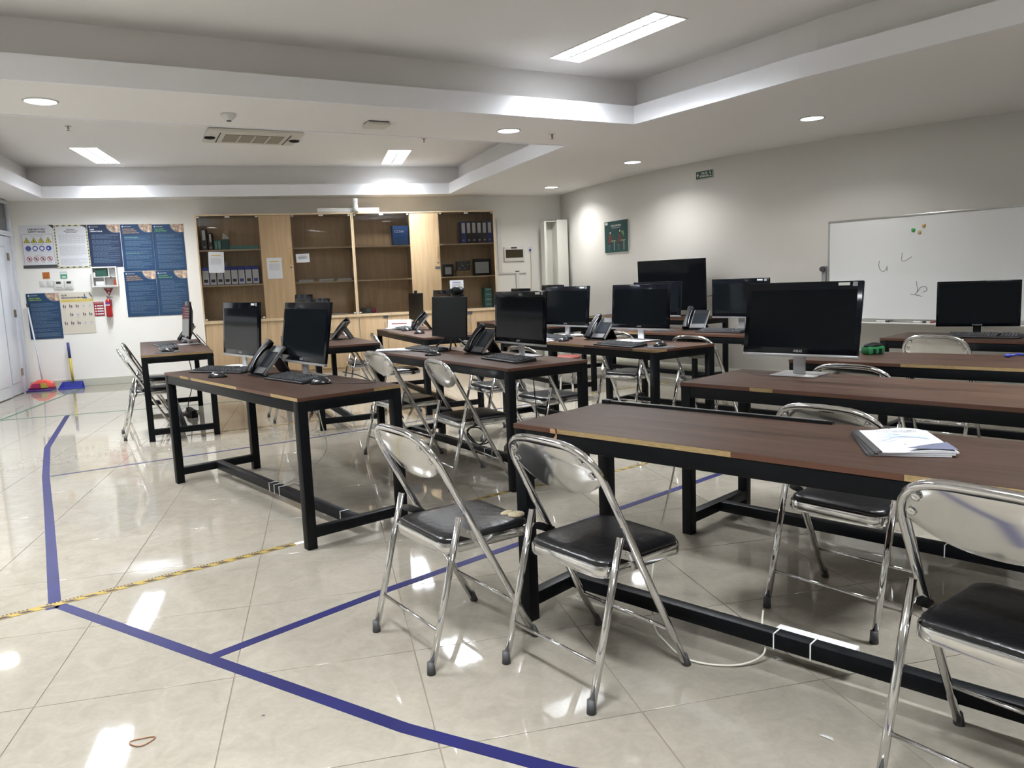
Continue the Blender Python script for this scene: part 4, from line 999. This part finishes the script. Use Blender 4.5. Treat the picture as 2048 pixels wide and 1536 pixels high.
t = wthing('document_pile', 'white documents lying at the bottom of the left cabinet', 'papers', 4.22, .34, .858); MB().box(0, .25, 0, .2, 0, .012).build('folder', PAPER, t); MB().box(.02, .2, 0, .2, .013, .02).build('folder', PAPER, t)
t = wthing('cable_tray', 'long white plastic trays lying on top of the cabinets', 'tray', 4.12, .40, 2.364); MB().box(0, .9, 0, .06, 0, .065).build('tray', WHITEP, t, bevel=.004)
for z in (.02, .045): MB().box(0, .5, -.002, 0, z-.003, z).build('seam', GREYP, t)
t = wthing('air_freshener', 'white air freshener dispenser standing on top of the cabinets', 'dispenser', 4.672, .40+.03, 2.364)
MB().lathe([(.038, 0), (.040, .06), (.033, .12), (.040, .19), (.036, .195)], 18).build('body', WHITEP, t); MB().cyl((0, .15), .007, -.042, -.034, 'y', 10).build('nozzle', GREYP, t)

# ------------------------------------------------------------------ posters and wall items (back wall)
def poster(s, z, w_, h_, m_, lab, name='poster'):
    t = wthing(name, lab, 'poster', s, .004, z, 'lab posters'); MB().box(0, w_, -.002, 0, 0, h_).build('sheet', m_, t); return t
def qcircle(t, w_, h_, r_, m_, rim=None):
    def seg(rad, y):
        g = MB(); pts = [(w_, h_)]
        for i in range(19):
            a = PI+PI*i/36*1.0; x = w_-.05+rad*math.cos(a)*1.05; zz = h_+.0+rad*math.sin(a)
            pts.append((min(x, w_), zz))
        a = -PI/2
        pts.append((w_, h_+rad*math.sin(-PI/2)*.96)); poly(g, list(reversed(pts)), y); return g
    if rim: seg(r_+.008, -.0028).build('photo_rim', rim, t)
    seg(r_, -.0034).build('photo_print', m_, t)
def blueposter(s, z, w_, h_, base, titles, tc_, lab, seed, subs=()):
    t = poster(s, z, w_, h_, base, lab); qcircle(t, w_, h_, .115, SKIN, LBLUE)
    text('logo_lettering', 'TELKOM UNIVERSITY' if False else 'LABORATORIUM', .012, WINK, t, (.05, -.0035, h_-.035), bold=.0003); q = MB(); disc(q, .033, h_-.031, .010, -.0035); q.build('emblem', WINK, t)
    for i, tx in enumerate(titles): text('title_lettering', tx, .021, tc_, t, (.03, -.0035, h_-.075-.026*i), bold=.0008)
    zt = h_-.085-.026*len(titles); q = MB(); rr = random.Random(seed); z_ = zt; 
    while z_ > .05:
        nl = rr.randint(2, 6); hgt = nl*.0125; zz = max(z_-hgt, .03)
        lines_mesh(q, .045, w_-.025, zz, z_, nl, .0062, .5, -.0032, seed*31+int(z_*100)); z_ = zz-.014*rr.random()-.006
    q.build('printed_text', LBLUE, t, kind='stuff')
    q = MB()
    for zz in subs: quad(q, .04, .04+w_*.45, zz, zz+.006, -.0034)
    if subs: q.build('green_heading', mat('green_head', (.12, .32, .22), .6), t)
    return t
# safety rules poster
t = poster(.095, 1.697, .425, .594, PAPER, 'white laboratory safety poster with yellow triangles and round symbols')
text('title_lettering', 'LABORATORY', .034, INK, t, (.2125, -.003, .525), 'CENTER', bold=.001); text('title_lettering', 'SAFETY RULES', .034, INK, t, (.2125, -.003, .490), 'CENTER', bold=.001)
MB().box(0, .425, -.003, -.002, 0, .045).build('footer_band', mat('footer_grey', (.06, .06, .06), .6), t)
q = MB()
for (x0, x1, z0, z1) in ((.02, .405, .468, .471), (.02, .023, .05, .468), (.402, .405, .05, .468)): quad(q, x0, x1, z0, z1, -.003)
q.build('frame_line', DRED, t); q = MB(); poly(q, [(.36, .594), (.425, .594), (.425, .545)], -.003); q.build('black_corner', INK, t)
for i in range(4):
    x = .075+.09*i; q = MB(); poly(q, [(x-.040, .352), (x+.040, .352), (x, .428)], -.003); tr_ = q.build('warning_triangle', INK, t)
    q = MB(); poly(q, [(x-.032, .357), (x+.032, .357), (x, .418)], -.0034); q.build('yellow_field', mat('sign_yellow', (.62, .55, .03), .5), t)
    q = MB(); quad(q, x-.004, x+.004, .372, .398, -.0038) if i != 1 else poly(q, [(x-.012, .368), (x+.012, .368), (x, .392)], -.0038); quad(q, x-.004, x+.004, .363, .369, -.0038); q.build('pictogram', INK, t)
    x = .085+.085*i; q = MB(); disc(q, x, .275, .034, -.003); q.build('blue_disc', LBINK, t)
    q = MB(); (disc(q, x, .275, .022, -.0034) if i != 3 else poly(q, [(x-.025, .275), (x+.004, .262), (x+.004, .29)], -.0034)); q.build('pictogram', [LBLUE, WINK, WINK, WINK][i], t)
    q = MB(); ring(q, x, .130, .034, .027, -.003); d_ = .70711*.03
    q.add([(x-d_-.003, -.0034, .130+d_-.003), (x+d_-.003, -.0034, .130-d_-.003), (x+d_+.003, -.0034, .130-d_+.003), (x-d_+.003, -.0034, .130+d_+.003)], [(0, 1, 2, 3)]); q.build('red_prohibition_ring', DRED, t)
    q = MB(); quad(q, x-.008, x+.008, .115, .145, -.0032); q.build('pictogram', INK, t)
q = MB()
for zz, a, b in ((.440, .13, .29), (.325, .14, .29), (.175, .16, .26)): lines_mesh(q, a, b, zz, zz+.012, 1, .007, y=-.003, seed=int(zz*100))
for zz in (.225, .078):
    for i in range(4): lines_mesh(q, .055+.085*i, .115+.085*i, zz, zz+.012, 2, .003, y=-.003, seed=i)
q.build('printed_text', GINK, t, kind='stuff')
# striped border rules poster
t = poster(.524, 1.690, .420, .594, mat('hazard_border', (.62, .60, .33), .6), 'white rules poster framed by a yellow and black striped border')
MB().box(.018, .402, -.003, -.002, .018, .576).build('white_field', PAPER, t)
q = MB(); 
for i in range(14):
    z = .594*(i+.3)/14
    for x0 in (0, .402): poly(q, [(x0+.003, z), (x0+.015, z+.006), (x0+.015, z+.024), (x0+.003, z+.018)], -.0034)
for i in range(5):
    x = .03+.078*i
    for z0 in (.003, .579): quad(q, x, x+.035, z0, z0+.012, -.0034)
poly(q, [(.34, .594), (.42, .594), (.42, .54)], -.0036); q.build('black_stripe', INK, t, kind='stuff')
for i, (tx, sz) in enumerate((('PERATURAN', .018), ('UMUM PENGGUNAAN', .018), ('LABORATORIUM', .018))): text('title_lettering', tx, sz, INK, t, (.21, -.0036, .525-.02*i), 'CENTER', bold=.0006)
q = MB(); lines_mesh(q, .045, .39, .34, .465, 9, .0042, .4, -.0036, 3); lines_mesh(q, .045, .39, .17, .305, 10, .0042, .4, -.0036, 4); lines_mesh(q, .045, .39, .04, .13, 7, .0042, .4, -.0036, 5); q.build('printed_text', GINK, t, kind='stuff')
blueposter(.948, 1.684, .418, .600, DNAVY, ('AKSES', 'LABORATORIUM'), WINK, 'darkest navy poster with white title, third in the upper row', 11)
blueposter(1.372, 1.620, .418, .660, NAVY, ('STANDAR KERJA', 'PRAKTIKUM SISTEM', 'JARINGAN KOMPUTER'), ORANGEP, 'blue poster with orange title, fourth in the upper row', 12, (.47, .24))
blueposter(1.794, 1.612, .418, .660, NAVY, ('TATA TERTIB', 'LABORATORIUM'), GREENP, 'blue poster with green title, rightmost in the upper row', 13)
blueposter(1.360, .960, .422, .650, NAVY, ('STANDAR KERJA', 'PRAKTIKUM SISTEM', 'JARINGAN KOMPUTER'), ORANGEP, 'blue poster with orange title, left of the lower right pair', 14)
blueposter(1.786, .960, .418, .645, NAVY, ('TATA TERTIB', 'PENGGUNAAN LAB'), GREENP, 'blue poster with green title, right of the lower right pair', 15)
blueposter(.078, .706, .415, .643, NAVY, ('BUDAYA KERJA', 'LABORATORIUM'), mat('lime_print', (.34, .48, .06), .6), 'blue poster with lime title, low at the left behind the broom pole', 16)
t = poster(.502, .761, .42, .585, CREAM, 'cream flow chart poster with a yellow band, beside the low blue one')
text('title_lettering', 'ALUR', .028, INK, t, (.02, -.0035, .535), bold=.001); text('title_lettering', 'PENGGUNAAN MILAB', .028, INK, t, (.02, -.0035, .500), bold=.001)
MB().box(0, .42, -.003, -.002, .45, .487).build('yellow_band', mat('gold_band', (.58, .45, .12), .6), t)
q = MB(); quad(q, .31, .325, .50, .56, -.003); quad(q, .295, .345, .49, .515, -.0032); poly(q, [(.37, .57), (.39, .57), (.415, .52), (.40, .51)], -.003); q.build('robot_drawing', mat('slate_print', (.10, .14, .22), .6), t)
for j, z in enumerate((.39, .27, .15)):
    for i in range(5):
        x = .045+.082*i
        if j == 1 and i == 0: continue
        q = MB(); bl_ = (i+j*2) % 4 in (0, 3) and i > 2 or (j == 1 and i == 2)
        if bl_: q.add([(x-.02, -.003, z), (x, -.003, z-.012), (x+.02, -.003, z), (x, -.003, z+.012)], [(0, 1, 2, 3)])
        else: quad(q, x-.018, x-.006, z-.02, z+.015, -.003); quad(q, x+.004, x+.018, z-.02, z+.012, -.003); disc(q, x-.012, z+.02, .006, -.003, 8)
        q.build('flow_symbol', mat('lilac_print', (.38, .38, .62), .6) if bl_ else mat('plum_print', (.08, .05, .10), .6), t)
        q = MB(); lines_mesh(q, x-.02, x+.02, z-.036, z-.028, 1, .004, y=-.003, seed=i); q.build('caption', GINK, t, kind='stuff')
# stickers, switches, thermostats
t = wthing('orange_sticker', 'square orange sticker above the light switches', 'sticker', .316, .003, 1.548, ); MB().box(0, .09, -.001, 0, 0, .092).build('sheet', STICKO, t); q = MB(); lines_mesh(q, .02, .07, .015, .04, 2, .006, y=-.0016, words=False); q.build('printed_text', mat('dark_orange', (.22, .05, .01), .6), t, kind='stuff')
t = wthing('green_sticker', 'green and white sticker above the thermostats', 'sticker', .538, .003, 1.542); MB().box(0, .088, -.001, 0, 0, .095).build('sheet', STICKG, t); MB().box(.003, .085, -.0015, -.001, .062, .088).build('white_band', WINK, t); MB().box(.02, .07, -.0015, -.001, .015, .030).build('white_line', WINK, t)
for i, (s, lab) in enumerate(((.274, 'left'), (.366, 'right'))):
    t = wthing('light_switch', lab+' white light switch below the orange sticker', 'switch', s, .002, 1.44, 'light switches'); MB().box(0, .072, -.010, 0, 0, .083).build('plate', WHITEP, t, bevel=.003)
    MB().box(.014, .058, -.014, -.010, .014, .069).build('rocker', WHITEP, t, bevel=.002)
for i, (s, lab) in enumerate(((.452, 'left'), (.583, 'right'))):
    t = wthing('thermostat', lab+' white air conditioner controller with dark display', 'thermostat', s, .002, 1.395, 'wall thermostats'); MB().box(0, .112, -.018, 0, 0, .123).build('case', WHITEP, t, bevel=.004)
    MB().box(.028, .086, -.0195, -.018, .075, .107).build('display', mat('lcd', (.03, .035, .02), .3), t)
    for x in (.025, .05, .075): MB().box(x, x+.014, -.0195, -.018, .02, .03).build('button', GREYP, t)
# first aid box
t = wthing('first_aid_box', 'white wall box with clear door holding medical supplies', 'first aid box', .958, .003, 1.405)
MB().box(0, .33, -.006, 0, 0, .285).build('back', WHITEP, t)
for (x0, x1, z0, z1) in ((0, .33, 0, .018), (0, .33, .267, .285), (0, .016, .018, .267), (.314, .33, .018, .267)): MB().box(x0, x1, -.10, -.006, z0, z1).build('wall_panel', WHITEP, t)
MB().box(.016, .314, -.098, -.006, .135, .145).build('shelf', WHITEP, t); MB().box(.218, .226, -.098, -.006, .145, .267).build('upright_divider', WHITEP, t); MB().box(.155, .163, -.098, -.006, .018, .135).build('upright_divider', WHITEP, t)
q = MB(); quad(q, .235, .262, .130, .137, -.101); quad(q, .245, .252, .110, .157, -.101); q.build('red_cross', mat('cross_plum', (.12, .02, .05), .5), t)
for (x, z, w2, h2, m_, n_, lab) in ((.05, .147, .15, .105, mat('first_aid_green', (.02, .08, .06), .6), 'supply_pouch', 'dark green pouch in the upper left of the first aid box'), (.022, .147, .024, .06, WHITEP, 'bottle', 'white bottle in the first aid box'),
                              (.04, .02, .105, .06, PAPER, 'supply_carton', 'white carton in the lower left of the first aid box'), (.272, .02, .038, .085, mat('bottle_red', (.34, .06, .03), .4), 'bottle', 'red bottle in the first aid box')):
    b = wthing(n_, lab, 'medical supply', .958+x, .003+.012, 1.405+z); MB().box(0, w2, -.065, 0, 0, h2).build('body', m_, b, bevel=.006)
t = wthing('fire_sign', 'red triangular sign above the fire extinguisher', 'sign', 1.076, .003, 1.272); q = MB(); q.prism([(0, .112), (.124, .112), (.064, 0)], -.002, 0, 'y'); q.build('plate', DRED, t)
text('lettering', 'APAR', .02, WINK, t, (.062, -.003, .088), 'CENTER', bold=.0006); q = MB(); poly(q, [(.052, .03), (.07, .03), (.074, .055), (.062, .075), (.054, .055)], -.003); q.build('pictogram', WINK, t)
t = wthing('fire_extinguisher', 'small red fire extinguisher hanging on the wall', 'fire extinguisher', 1.130, .055, .972)
MB().lathe([(.030, 0), (.040, .01), (.041, .02), (.041, .215), (.034, .245), (.014, .262), (.012, .275)], 20).build('cylinder', RED, t)
MB().box(-.012, .012, -.012, .012, .270, .290).build('valve', BRASS, t); MB().prism([(-.02, .285), (.062, .278), (.064, .286), (-.018, .300)], -.006, .006, 'y').build('lever', INK, t)
MB().box(-.033, .022, -.0405, -.036, .185, .205).build('blue_label', LBINK, t); MB().box(-.033, .022, -.041, -.036, .168, .180).build('white_label', WINK, t); MB().tube([(.01, -.012, .278), (.045, -.02, .25), (.044, -.015, .14)], .005, 6).build('hose', INK, t)
MB().box(-.02, .02, .03, .054, .10, .25).build('bracket', INK, t)
t = wthing('instruction_sign', 'red and white extinguisher instruction sign', 'sign', .924, .003, .994); MB().box(0, .132, -.002, 0, 0, .203).build('plate', DRED, t)
for i in range(4): MB().box(.042, .122, -.003, -.002, .022+.038*i, .040+.038*i).build('white_panel', WINK, t)
for i in range(4): q = MB(); disc(q, .022, .031+.038*i, .011, -.003, 10); q.build('pictogram', WINK, t)
MB().box(.012, .12, -.003, -.002, .18, .195).build('title_bar', mat('pale_red', (.45, .2, .18), .6), t)

# broom, dustpans
bp_ = WP(.20, .20); t = thing('broom', 'broom with red and pink head and long white pole leaning in the corner', 'broom', (bp_.x, bp_.y, 0), WA)
MB().prism([(-.15, .035), (.16, .035), (.15, .10), (.06, .145), (-.04, .145), (-.12, .10)], -.05, .05, 'y').build('head', PINK, t, bevel=.01)
MB().prism([(-.14, .036), (.0, .036), (-.01, .10), (-.10, .10)], -.056, -.050, 'y').build('magenta_panel', MAG, t); MB().prism([(0, .036), (.09, .036), (.06, .105), (.0, .105)], -.057, -.050, 'y').build('yellow_panel', mat('olive', (.40, .36, .05), .5), t)
MB().box(-.16, .165, -.045, .045, .0, .038).build('bristles', mat('bristle', (.10, .03, .12), .9), t)
MB().tube([(.015, .0, .13), (-.02, .06, .45), (-.105, .155, 1.16)], .011, 10).build('pole', mat('pole_white', (.55, .56, .62), .4), t); MB().tube([(-.105, .155, 1.16), (-.111, .161, 1.21)], .012, 10).build('pole_cap', INK, t)
dp_ = WP(.20, .34); t = thing('dustpan', 'dark violet dustpan lying under the broom head', 'dustpan', (dp_.x, dp_.y, 0), WA, 'dustpans'); MB().box(-.15, .16, -.05, .05, 0, .02).build('pan', PURP, t, bevel=.004)
dp_ = WP(.58, .20); t = thing('dustpan', 'blue dustpan with an upright yellow and blue handle', 'dustpan', (dp_.x, dp_.y, 0), WA, 'dustpans')
q = MB(); q.add([(-.14, .09, .0), (.14, .09, .0), (.19, -.13, .0), (-.15, -.13, .0), (-.14, .09, .09), (.12, .09, .09), (.19, -.13, .012), (-.15, -.13, .012), (-.12, .07, .012), (.11, .07, .012)], [(3, 2, 1, 0), (0, 1, 5, 4), (0, 4, 7, 3), (1, 2, 6, 5), (4, 5, 9, 8), (7, 8, 9, 6), (4, 8, 7), (5, 6, 9), (3, 7, 6, 2)]); q.build('pan', BLUEP, t)
MB().tube([(-.005, .085, .085), (-.02, .12, .42)], .016, 10).build('handle', mat('handle_yellow', (.48, .38, .03), .45), t); MB().tube([(-.02, .12, .42), (-.03, .14, .64)], .018, 10).build('grip', mat('grip_blue', (.02, .03, .16), .45), t)

# door on the left wall
DR = math.atan2(NW.y, NW.x)       # local x runs along the wall away from the corner, room on local +y
d1 = bpy.data.objects.new('door_1', None); COL.objects.link(d1); d1.location = OW; d1.rotation_euler = (0, 0, DR); struct(d1)
for (n_, x0, x1, y0, y1, z0, z1) in (('door_frame', .14, .22, 0, .05, 0, 2.60), ('door_frame', .22, .38, 0, .03, 0, 2.13), ('door_frame', .14, 2.2, 0, .055, 2.13, 2.19), ('door_frame', .22, 2.2, 0, .05, 2.56, 2.60), ('door_frame', 2.12, 2.2, 0, .05, 0, 2.13)):
    MB().box(x0, x1, y0, y1, z0, z1).build(n_, DOORP, d1, bevel=.003)
MB().box(.22, 2.12, .002, .012, 2.19, 2.56).build('transom_pane', mat('dark_pane', (.10, .11, .12), .1), d1)
MB().box(.385, .395, 0, .02, 0, 2.12).build('hinge_gap', INK, d1)
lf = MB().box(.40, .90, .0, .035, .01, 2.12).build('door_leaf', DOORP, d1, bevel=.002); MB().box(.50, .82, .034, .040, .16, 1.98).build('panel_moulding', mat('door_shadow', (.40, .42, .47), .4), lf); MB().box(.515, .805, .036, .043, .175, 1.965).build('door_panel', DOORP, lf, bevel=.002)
lf = MB().box(.90, 1.50, .02, .055, .01, 2.12).build('door_leaf', mat('door_white', (.72, .74, .80), .35), d1, bevel=.002); MB().box(1.0, 1.42, .054, .062, .16, 1.98).build('door_panel', mat('door_white', (.72, .74, .80), .35), lf, bevel=.004)
for z in (.24, 1.04, 1.80): MB().box(.345, .43, .03, .042, z, z+.10).build('hinge', BRASS, d1, bevel=.003)

# dark glazing along the left wall, nearer than the door
w1 = bpy.data.objects.new('window_1', None); COL.objects.link(w1); w1.location = OW; w1.rotation_euler = (0, 0, DR); struct(w1)
for i in range(6): MB().box(2.62+1.2*i, 3.78+1.2*i, .004, .010, 1.22, 2.38).build('window_pane', mat('night_glass', (.02, .022, .028), .08), w1)
for i in range(7): MB().box(2.56+1.2*i, 2.62+1.2*i, .003, .05, 1.16, 2.44).build('window_frame', DOORP, w1, bevel=.003)
for z in (1.16, 2.38): MB().box(2.62, 9.76, .003, .05, z, z+.06).build('window_frame', DOORP, w1, bevel=.003)

# fittings right of the cabinets
t = wthing('distribution_board', 'white electrical distribution board with smoked window', 'electrical panel', 7.038, .003, 1.578); MB().box(0, .34, -.03, 0, 0, .232).build('case', WHITEP, t, bevel=.006)
MB().box(.025, .315, -.034, -.030, .055, .185).build('window', mat('smoked_brown', (.06, .05, .03), .08), t); MB().box(.115, .215, -.033, -.030, .203, .228).build('black_label', INK, t)
t = wthing('wall_socket', 'small white network socket with blue plug and cord', 'socket', 7.442, .003, 1.712); MB().box(0, .076, -.01, 0, 0, .09).build('plate', WHITEP, t, bevel=.003); MB().box(.024, .052, -.02, -.01, .02, .055).build('plug', LBINK, t)
MB().tube([(.04, -.015, .02), (.05, -.012, -.2), (.035, -.012, -.6), (.03, -.012, -1.2)], .004, 6).build('cord', mat('yellow_cord', (.52, .46, .24), .5), t)
t = wthing('conduit', 'white cable trunking running down and across the wall beside the cabinet', 'conduit', 6.80, .003, 0)
for (x0, x1, z0, z1, d_) in ((.0, .13, 1.45, 2.245, .02), (.13, .20, 1.40, 2.26, .028), (.13, .60, 1.375, 1.405, .02), (.425, .475, .9, 1.415, .028), (0, .13, .0, 1.45, .02)): MB().box(x0, x1, -d_, 0, z0, z1).build('trunking', WHITEP, t, bevel=.002)
MB().box(.42, .48, -.03, 0, 1.405, 1.42).build('end_piece', INK, t); MB().box(.195, .202, -.012, 0, 1.40, 2.25).build('edge_shade_strip', GREYP, t)  # grey strip paints the shade along the trunking edge
t = wthing('tall_metal_case', 'tall open white metal case standing in the room corner', 'metal case', 7.61, .20, 0)
BX = mat('case_white', (.70, .71, .66), .45)
MB().box(0, .39, -.012, 0, 0, 2.18).build('back_sheet', BX, t)
MB().box(0, .012, -.20, -.012, 0, 2.17).build('side_sheet', BX, t); MB().box(.012, .036, -.205, -.198, 0, 2.17).build('flange', BX, t)
MB().prism([(.19, -.012), (.205, -.012), (.225, -.21), (.21, -.215)], 0, 2.17).build('inner_sheet', BX, t)
MB().box(.212, .39, -.215, -.205, 0, 2.20).build('front_sheet', BX, t, bevel=.003); MB().box(0, .39, -.20, 0, 2.17, 2.18).build('top_sheet', BX, t); MB().box(.38, .39, -.205, -.012, 0, 2.2).build('side_sheet', BX, t)

# ------------------------------------------------------------------ right wall items
def cth(name, lab, cat, deg, off, z): return thing(name, lab, cat, CP(deg, off, z), CR(deg))
t = cth('posture_poster', 'dark teal poster of two people sitting at desks on the curved wall', 'poster', -155.37, .012, 1.61)
w_, h_ = .62, .44; MB().box(-.315, .315, -.0015, 0, -.006, .448).build('white_border', WINK, t); MB().box(-.305, .305, -.003, -.0015, 0, .44).build('sheet', TEALD, t)
q = MB(); quad(q, -.29, -.22, .395, .43, -.004); q.build('logo_patch', WINK, t)
text('title_lettering', 'ERGONOMI KERJA', .032, WINK, t, (.0, -.004, .365), 'CENTER', bold=.001); text('title_lettering', 'POSISI DUDUK DI MEJA', .020, WINK, t, (.0, -.004, .338), 'CENTER')
for i, x in enumerate((-.16, .09)):
    q = MB(); disc(q, x-.01, .285+.015*i, .028, -.004, 12); q.build('hair', INK, t); q = MB(); disc(q, x+.008, .28+.015*i, .016, -.0045, 10); q.build('face', WINK, t)
    q = MB(); poly(q, [(x-.055, .14), (x+.02, .14), (x+.045-.02*i, .25), (x-.02, .265)], -.0042); poly(q, [(x-.01, .20), (x+.08, .165), (x+.08, .185), (x+.0, .235)], -.0044); q.build('red_shirt', mat('maroon_print', (.16, .04, .04), .6), t)
    q = MB(); quad(q, x-.055, x+.06, .11, .145, -.0041); quad(q, x+.03, x+.06, .03, .12, -.0043); q.build('trousers', INK, t)
    q = MB(); quad(q, x-.04, x-.02, .03, .11, -.0040); quad(q, x-.07, x+.01, .095, .112, -.0040); q.build('stool', mat('slate2', (.10, .14, .20), .6), t)
    q = MB(); quad(q, x+.03, x+.15, .155, .168, -.0040); quad(q, x+.10, x+.118, .03, .155, -.0040); q.build('desk_drawing', mat('sage', (.33, .40, .26), .6), t)
q = MB(); poly(q, [(.13, .29), (.20, .29), (.20, .21)], -.0039); q.build('green_triangle', mat('leaf_print', (.20, .36, .14), .6), t)
t = cth('evacuation_sign', 'small green evacuation route sign high on the curved wall', 'sign', -145.48, .008, 2.412)
MB().box(-.135, .135, -.003, 0, -.006, .094).build('border', WINK, t); MB().box(-.129, .129, -.0045, -.003, 0, .088).build('plate', SIGNG, t)
text('lettering', 'JALUR', .034, WINK, t, (.005, -.0055, .050), 'CENTER', bold=.0012); text('lettering', 'EVAKUASI', .032, WINK, t, (.0, -.0055, .016), 'CENTER', bold=.0012)
q = MB(); poly(q, [(-.120, .044), (-.098, .070), (-.090, .066), (-.103, .049), (-.082, .049), (-.082, .039), (-.103, .039), (-.090, .022), (-.098, .018)], -.0055); q.build('arrow', WINK, t)
q = MB(); disc(q, .092, .072, .006, -.0055, 10); poly(q, [(.078, .062), (.098, .066), (.104, .045), (.096, .042), (.090, .055), (.080, .056)], -.0055); poly(q, [(.096, .046), (.112, .034), (.108, .028), (.090, .040)], -.0055); quad(q, .080, .118, .014, .022, -.0055); q.build('running_man', WINK, t)

# whiteboard on a stand
WB = Vector((3.36, 8.20, 0)); wba = -.936; wz0, wz1, WL = .735, 1.745, 2.4
t = thing('whiteboard', 'large whiteboard with aluminium frame and pivot stand, scribbles and magnets on it', 'whiteboard', WB, wba)
MB().box(.018, WL-.018, -.012, .010, wz0+.018, wz1-.018).build('writing_surface', BOARD, t)
for (x0, x1, z0, z1) in ((0, WL, wz1-.02, wz1), (0, WL, wz0-.012, wz0+.018), (0, .02, wz0+.018, wz1-.02), (WL-.02, WL, wz0+.018, wz1-.02)): MB().box(x0, x1, -.018, .016, z0, z1).build('frame', ALU, t, bevel=.003)
MB().box(.1, WL-.1, -.085, -.018, wz0-.030, wz0-.018).build('pen_tray', WHITEP, t, bevel=.003)
for x in (-.045, WL+.045):
    MB().box(x-.022, x+.022, -.02, .02, 0, (wz0+wz1)/2+.05).build('stand_post', GREYP, t, bevel=.004); MB().cyl((x-.0, (wz0+wz1)/2+.02), .026, -.055, -.02, 'y', 16).build('pivot_knob', INK, t)
    MB().box(x-.025, x+.025, -.25, .10, .03, .07).build('stand_foot', GREYP, t)
def scrib(pts, w_=.006):
    q = MB().tube(smooth_path([(x, -.0130, z) for x, z in pts], 5), w_/2, 6); q.build('marker_stroke', mat('marker', (.12, .12, .13), .7), t)
def wbxy(px, py):   # board coordinates of a mark, measured across and up the panel
    d = (fwd+R2*((px-1024)/1552.1)-U2*((py-768)/1552.1)); n = Vector((-math.sin(wba), math.cos(wba), 0)); c = Vector((0, 0, CAMH))
    p = c+d*((WB-c).dot(n)/d.dot(n)); return ((p-WB).dot(Vector((math.cos(wba), math.sin(wba), 0))), p.z)
for S in ([(1760, 522), (1759, 532), (1763, 541), (1770, 542), (1776, 534)], [(1775, 532), (1776, 542)], [(1806, 505), (1805, 521), (1812, 521), (1825, 513)], [(1834, 562), (1836, 582), (1832, 588), (1845, 593)], [(1822, 588), (1840, 591)], [(1836, 584), (1842, 575), (1852, 573), (1855, 580), (1848, 584)]): scrib([wbxy(*p_) for p_ in S], .004)
for (px_, py_, m_, lab) in ((1828, 460, mat('magnet_green', (.05, .40, .10), .3), 'green round magnet on the whiteboard'), (1840, 464, mat('magnet_cream', (.60, .50, .28), .3), 'cream round magnet between two others on the whiteboard'), (1849, 451, mat('magnet_tan', (.58, .40, .22), .3), 'tan round magnet, highest on the whiteboard')):
    x, z = wbxy(px_, py_); o = thing('magnet', lab, 'magnet', WB+Vector((math.cos(wba)*x+math.sin(wba)*.012, math.sin(wba)*x-math.cos(wba)*.012, z)), wba, 'whiteboard magnets')
    MB().lathe([(.019, 0), (.019, .005), (.014, .010)], 16, Matrix.Rotation(PI/2, 4, 'X')).build('disc', m_, o)
for i, (x, m_, lab) in enumerate(((.62, INK, 'black marker lying in the whiteboard tray'), (.98, INK, 'short dark marker in the whiteboard tray'), (1.05, DRED, 'red marker in the whiteboard tray'))):
    o = thing('marker', lab, 'marker', WB+Vector((math.cos(wba)*x+math.sin(wba)*.05, math.sin(wba)*x-math.cos(wba)*.05, wz0-.009)), wba, 'markers'); MB().cyl((0, 0), .009, -.06, .06, 'x', 10).build('barrel', WHITEP, o); MB().cyl((0, 0), .0095, .03, .065, 'x', 10).build('cap', m_, o)
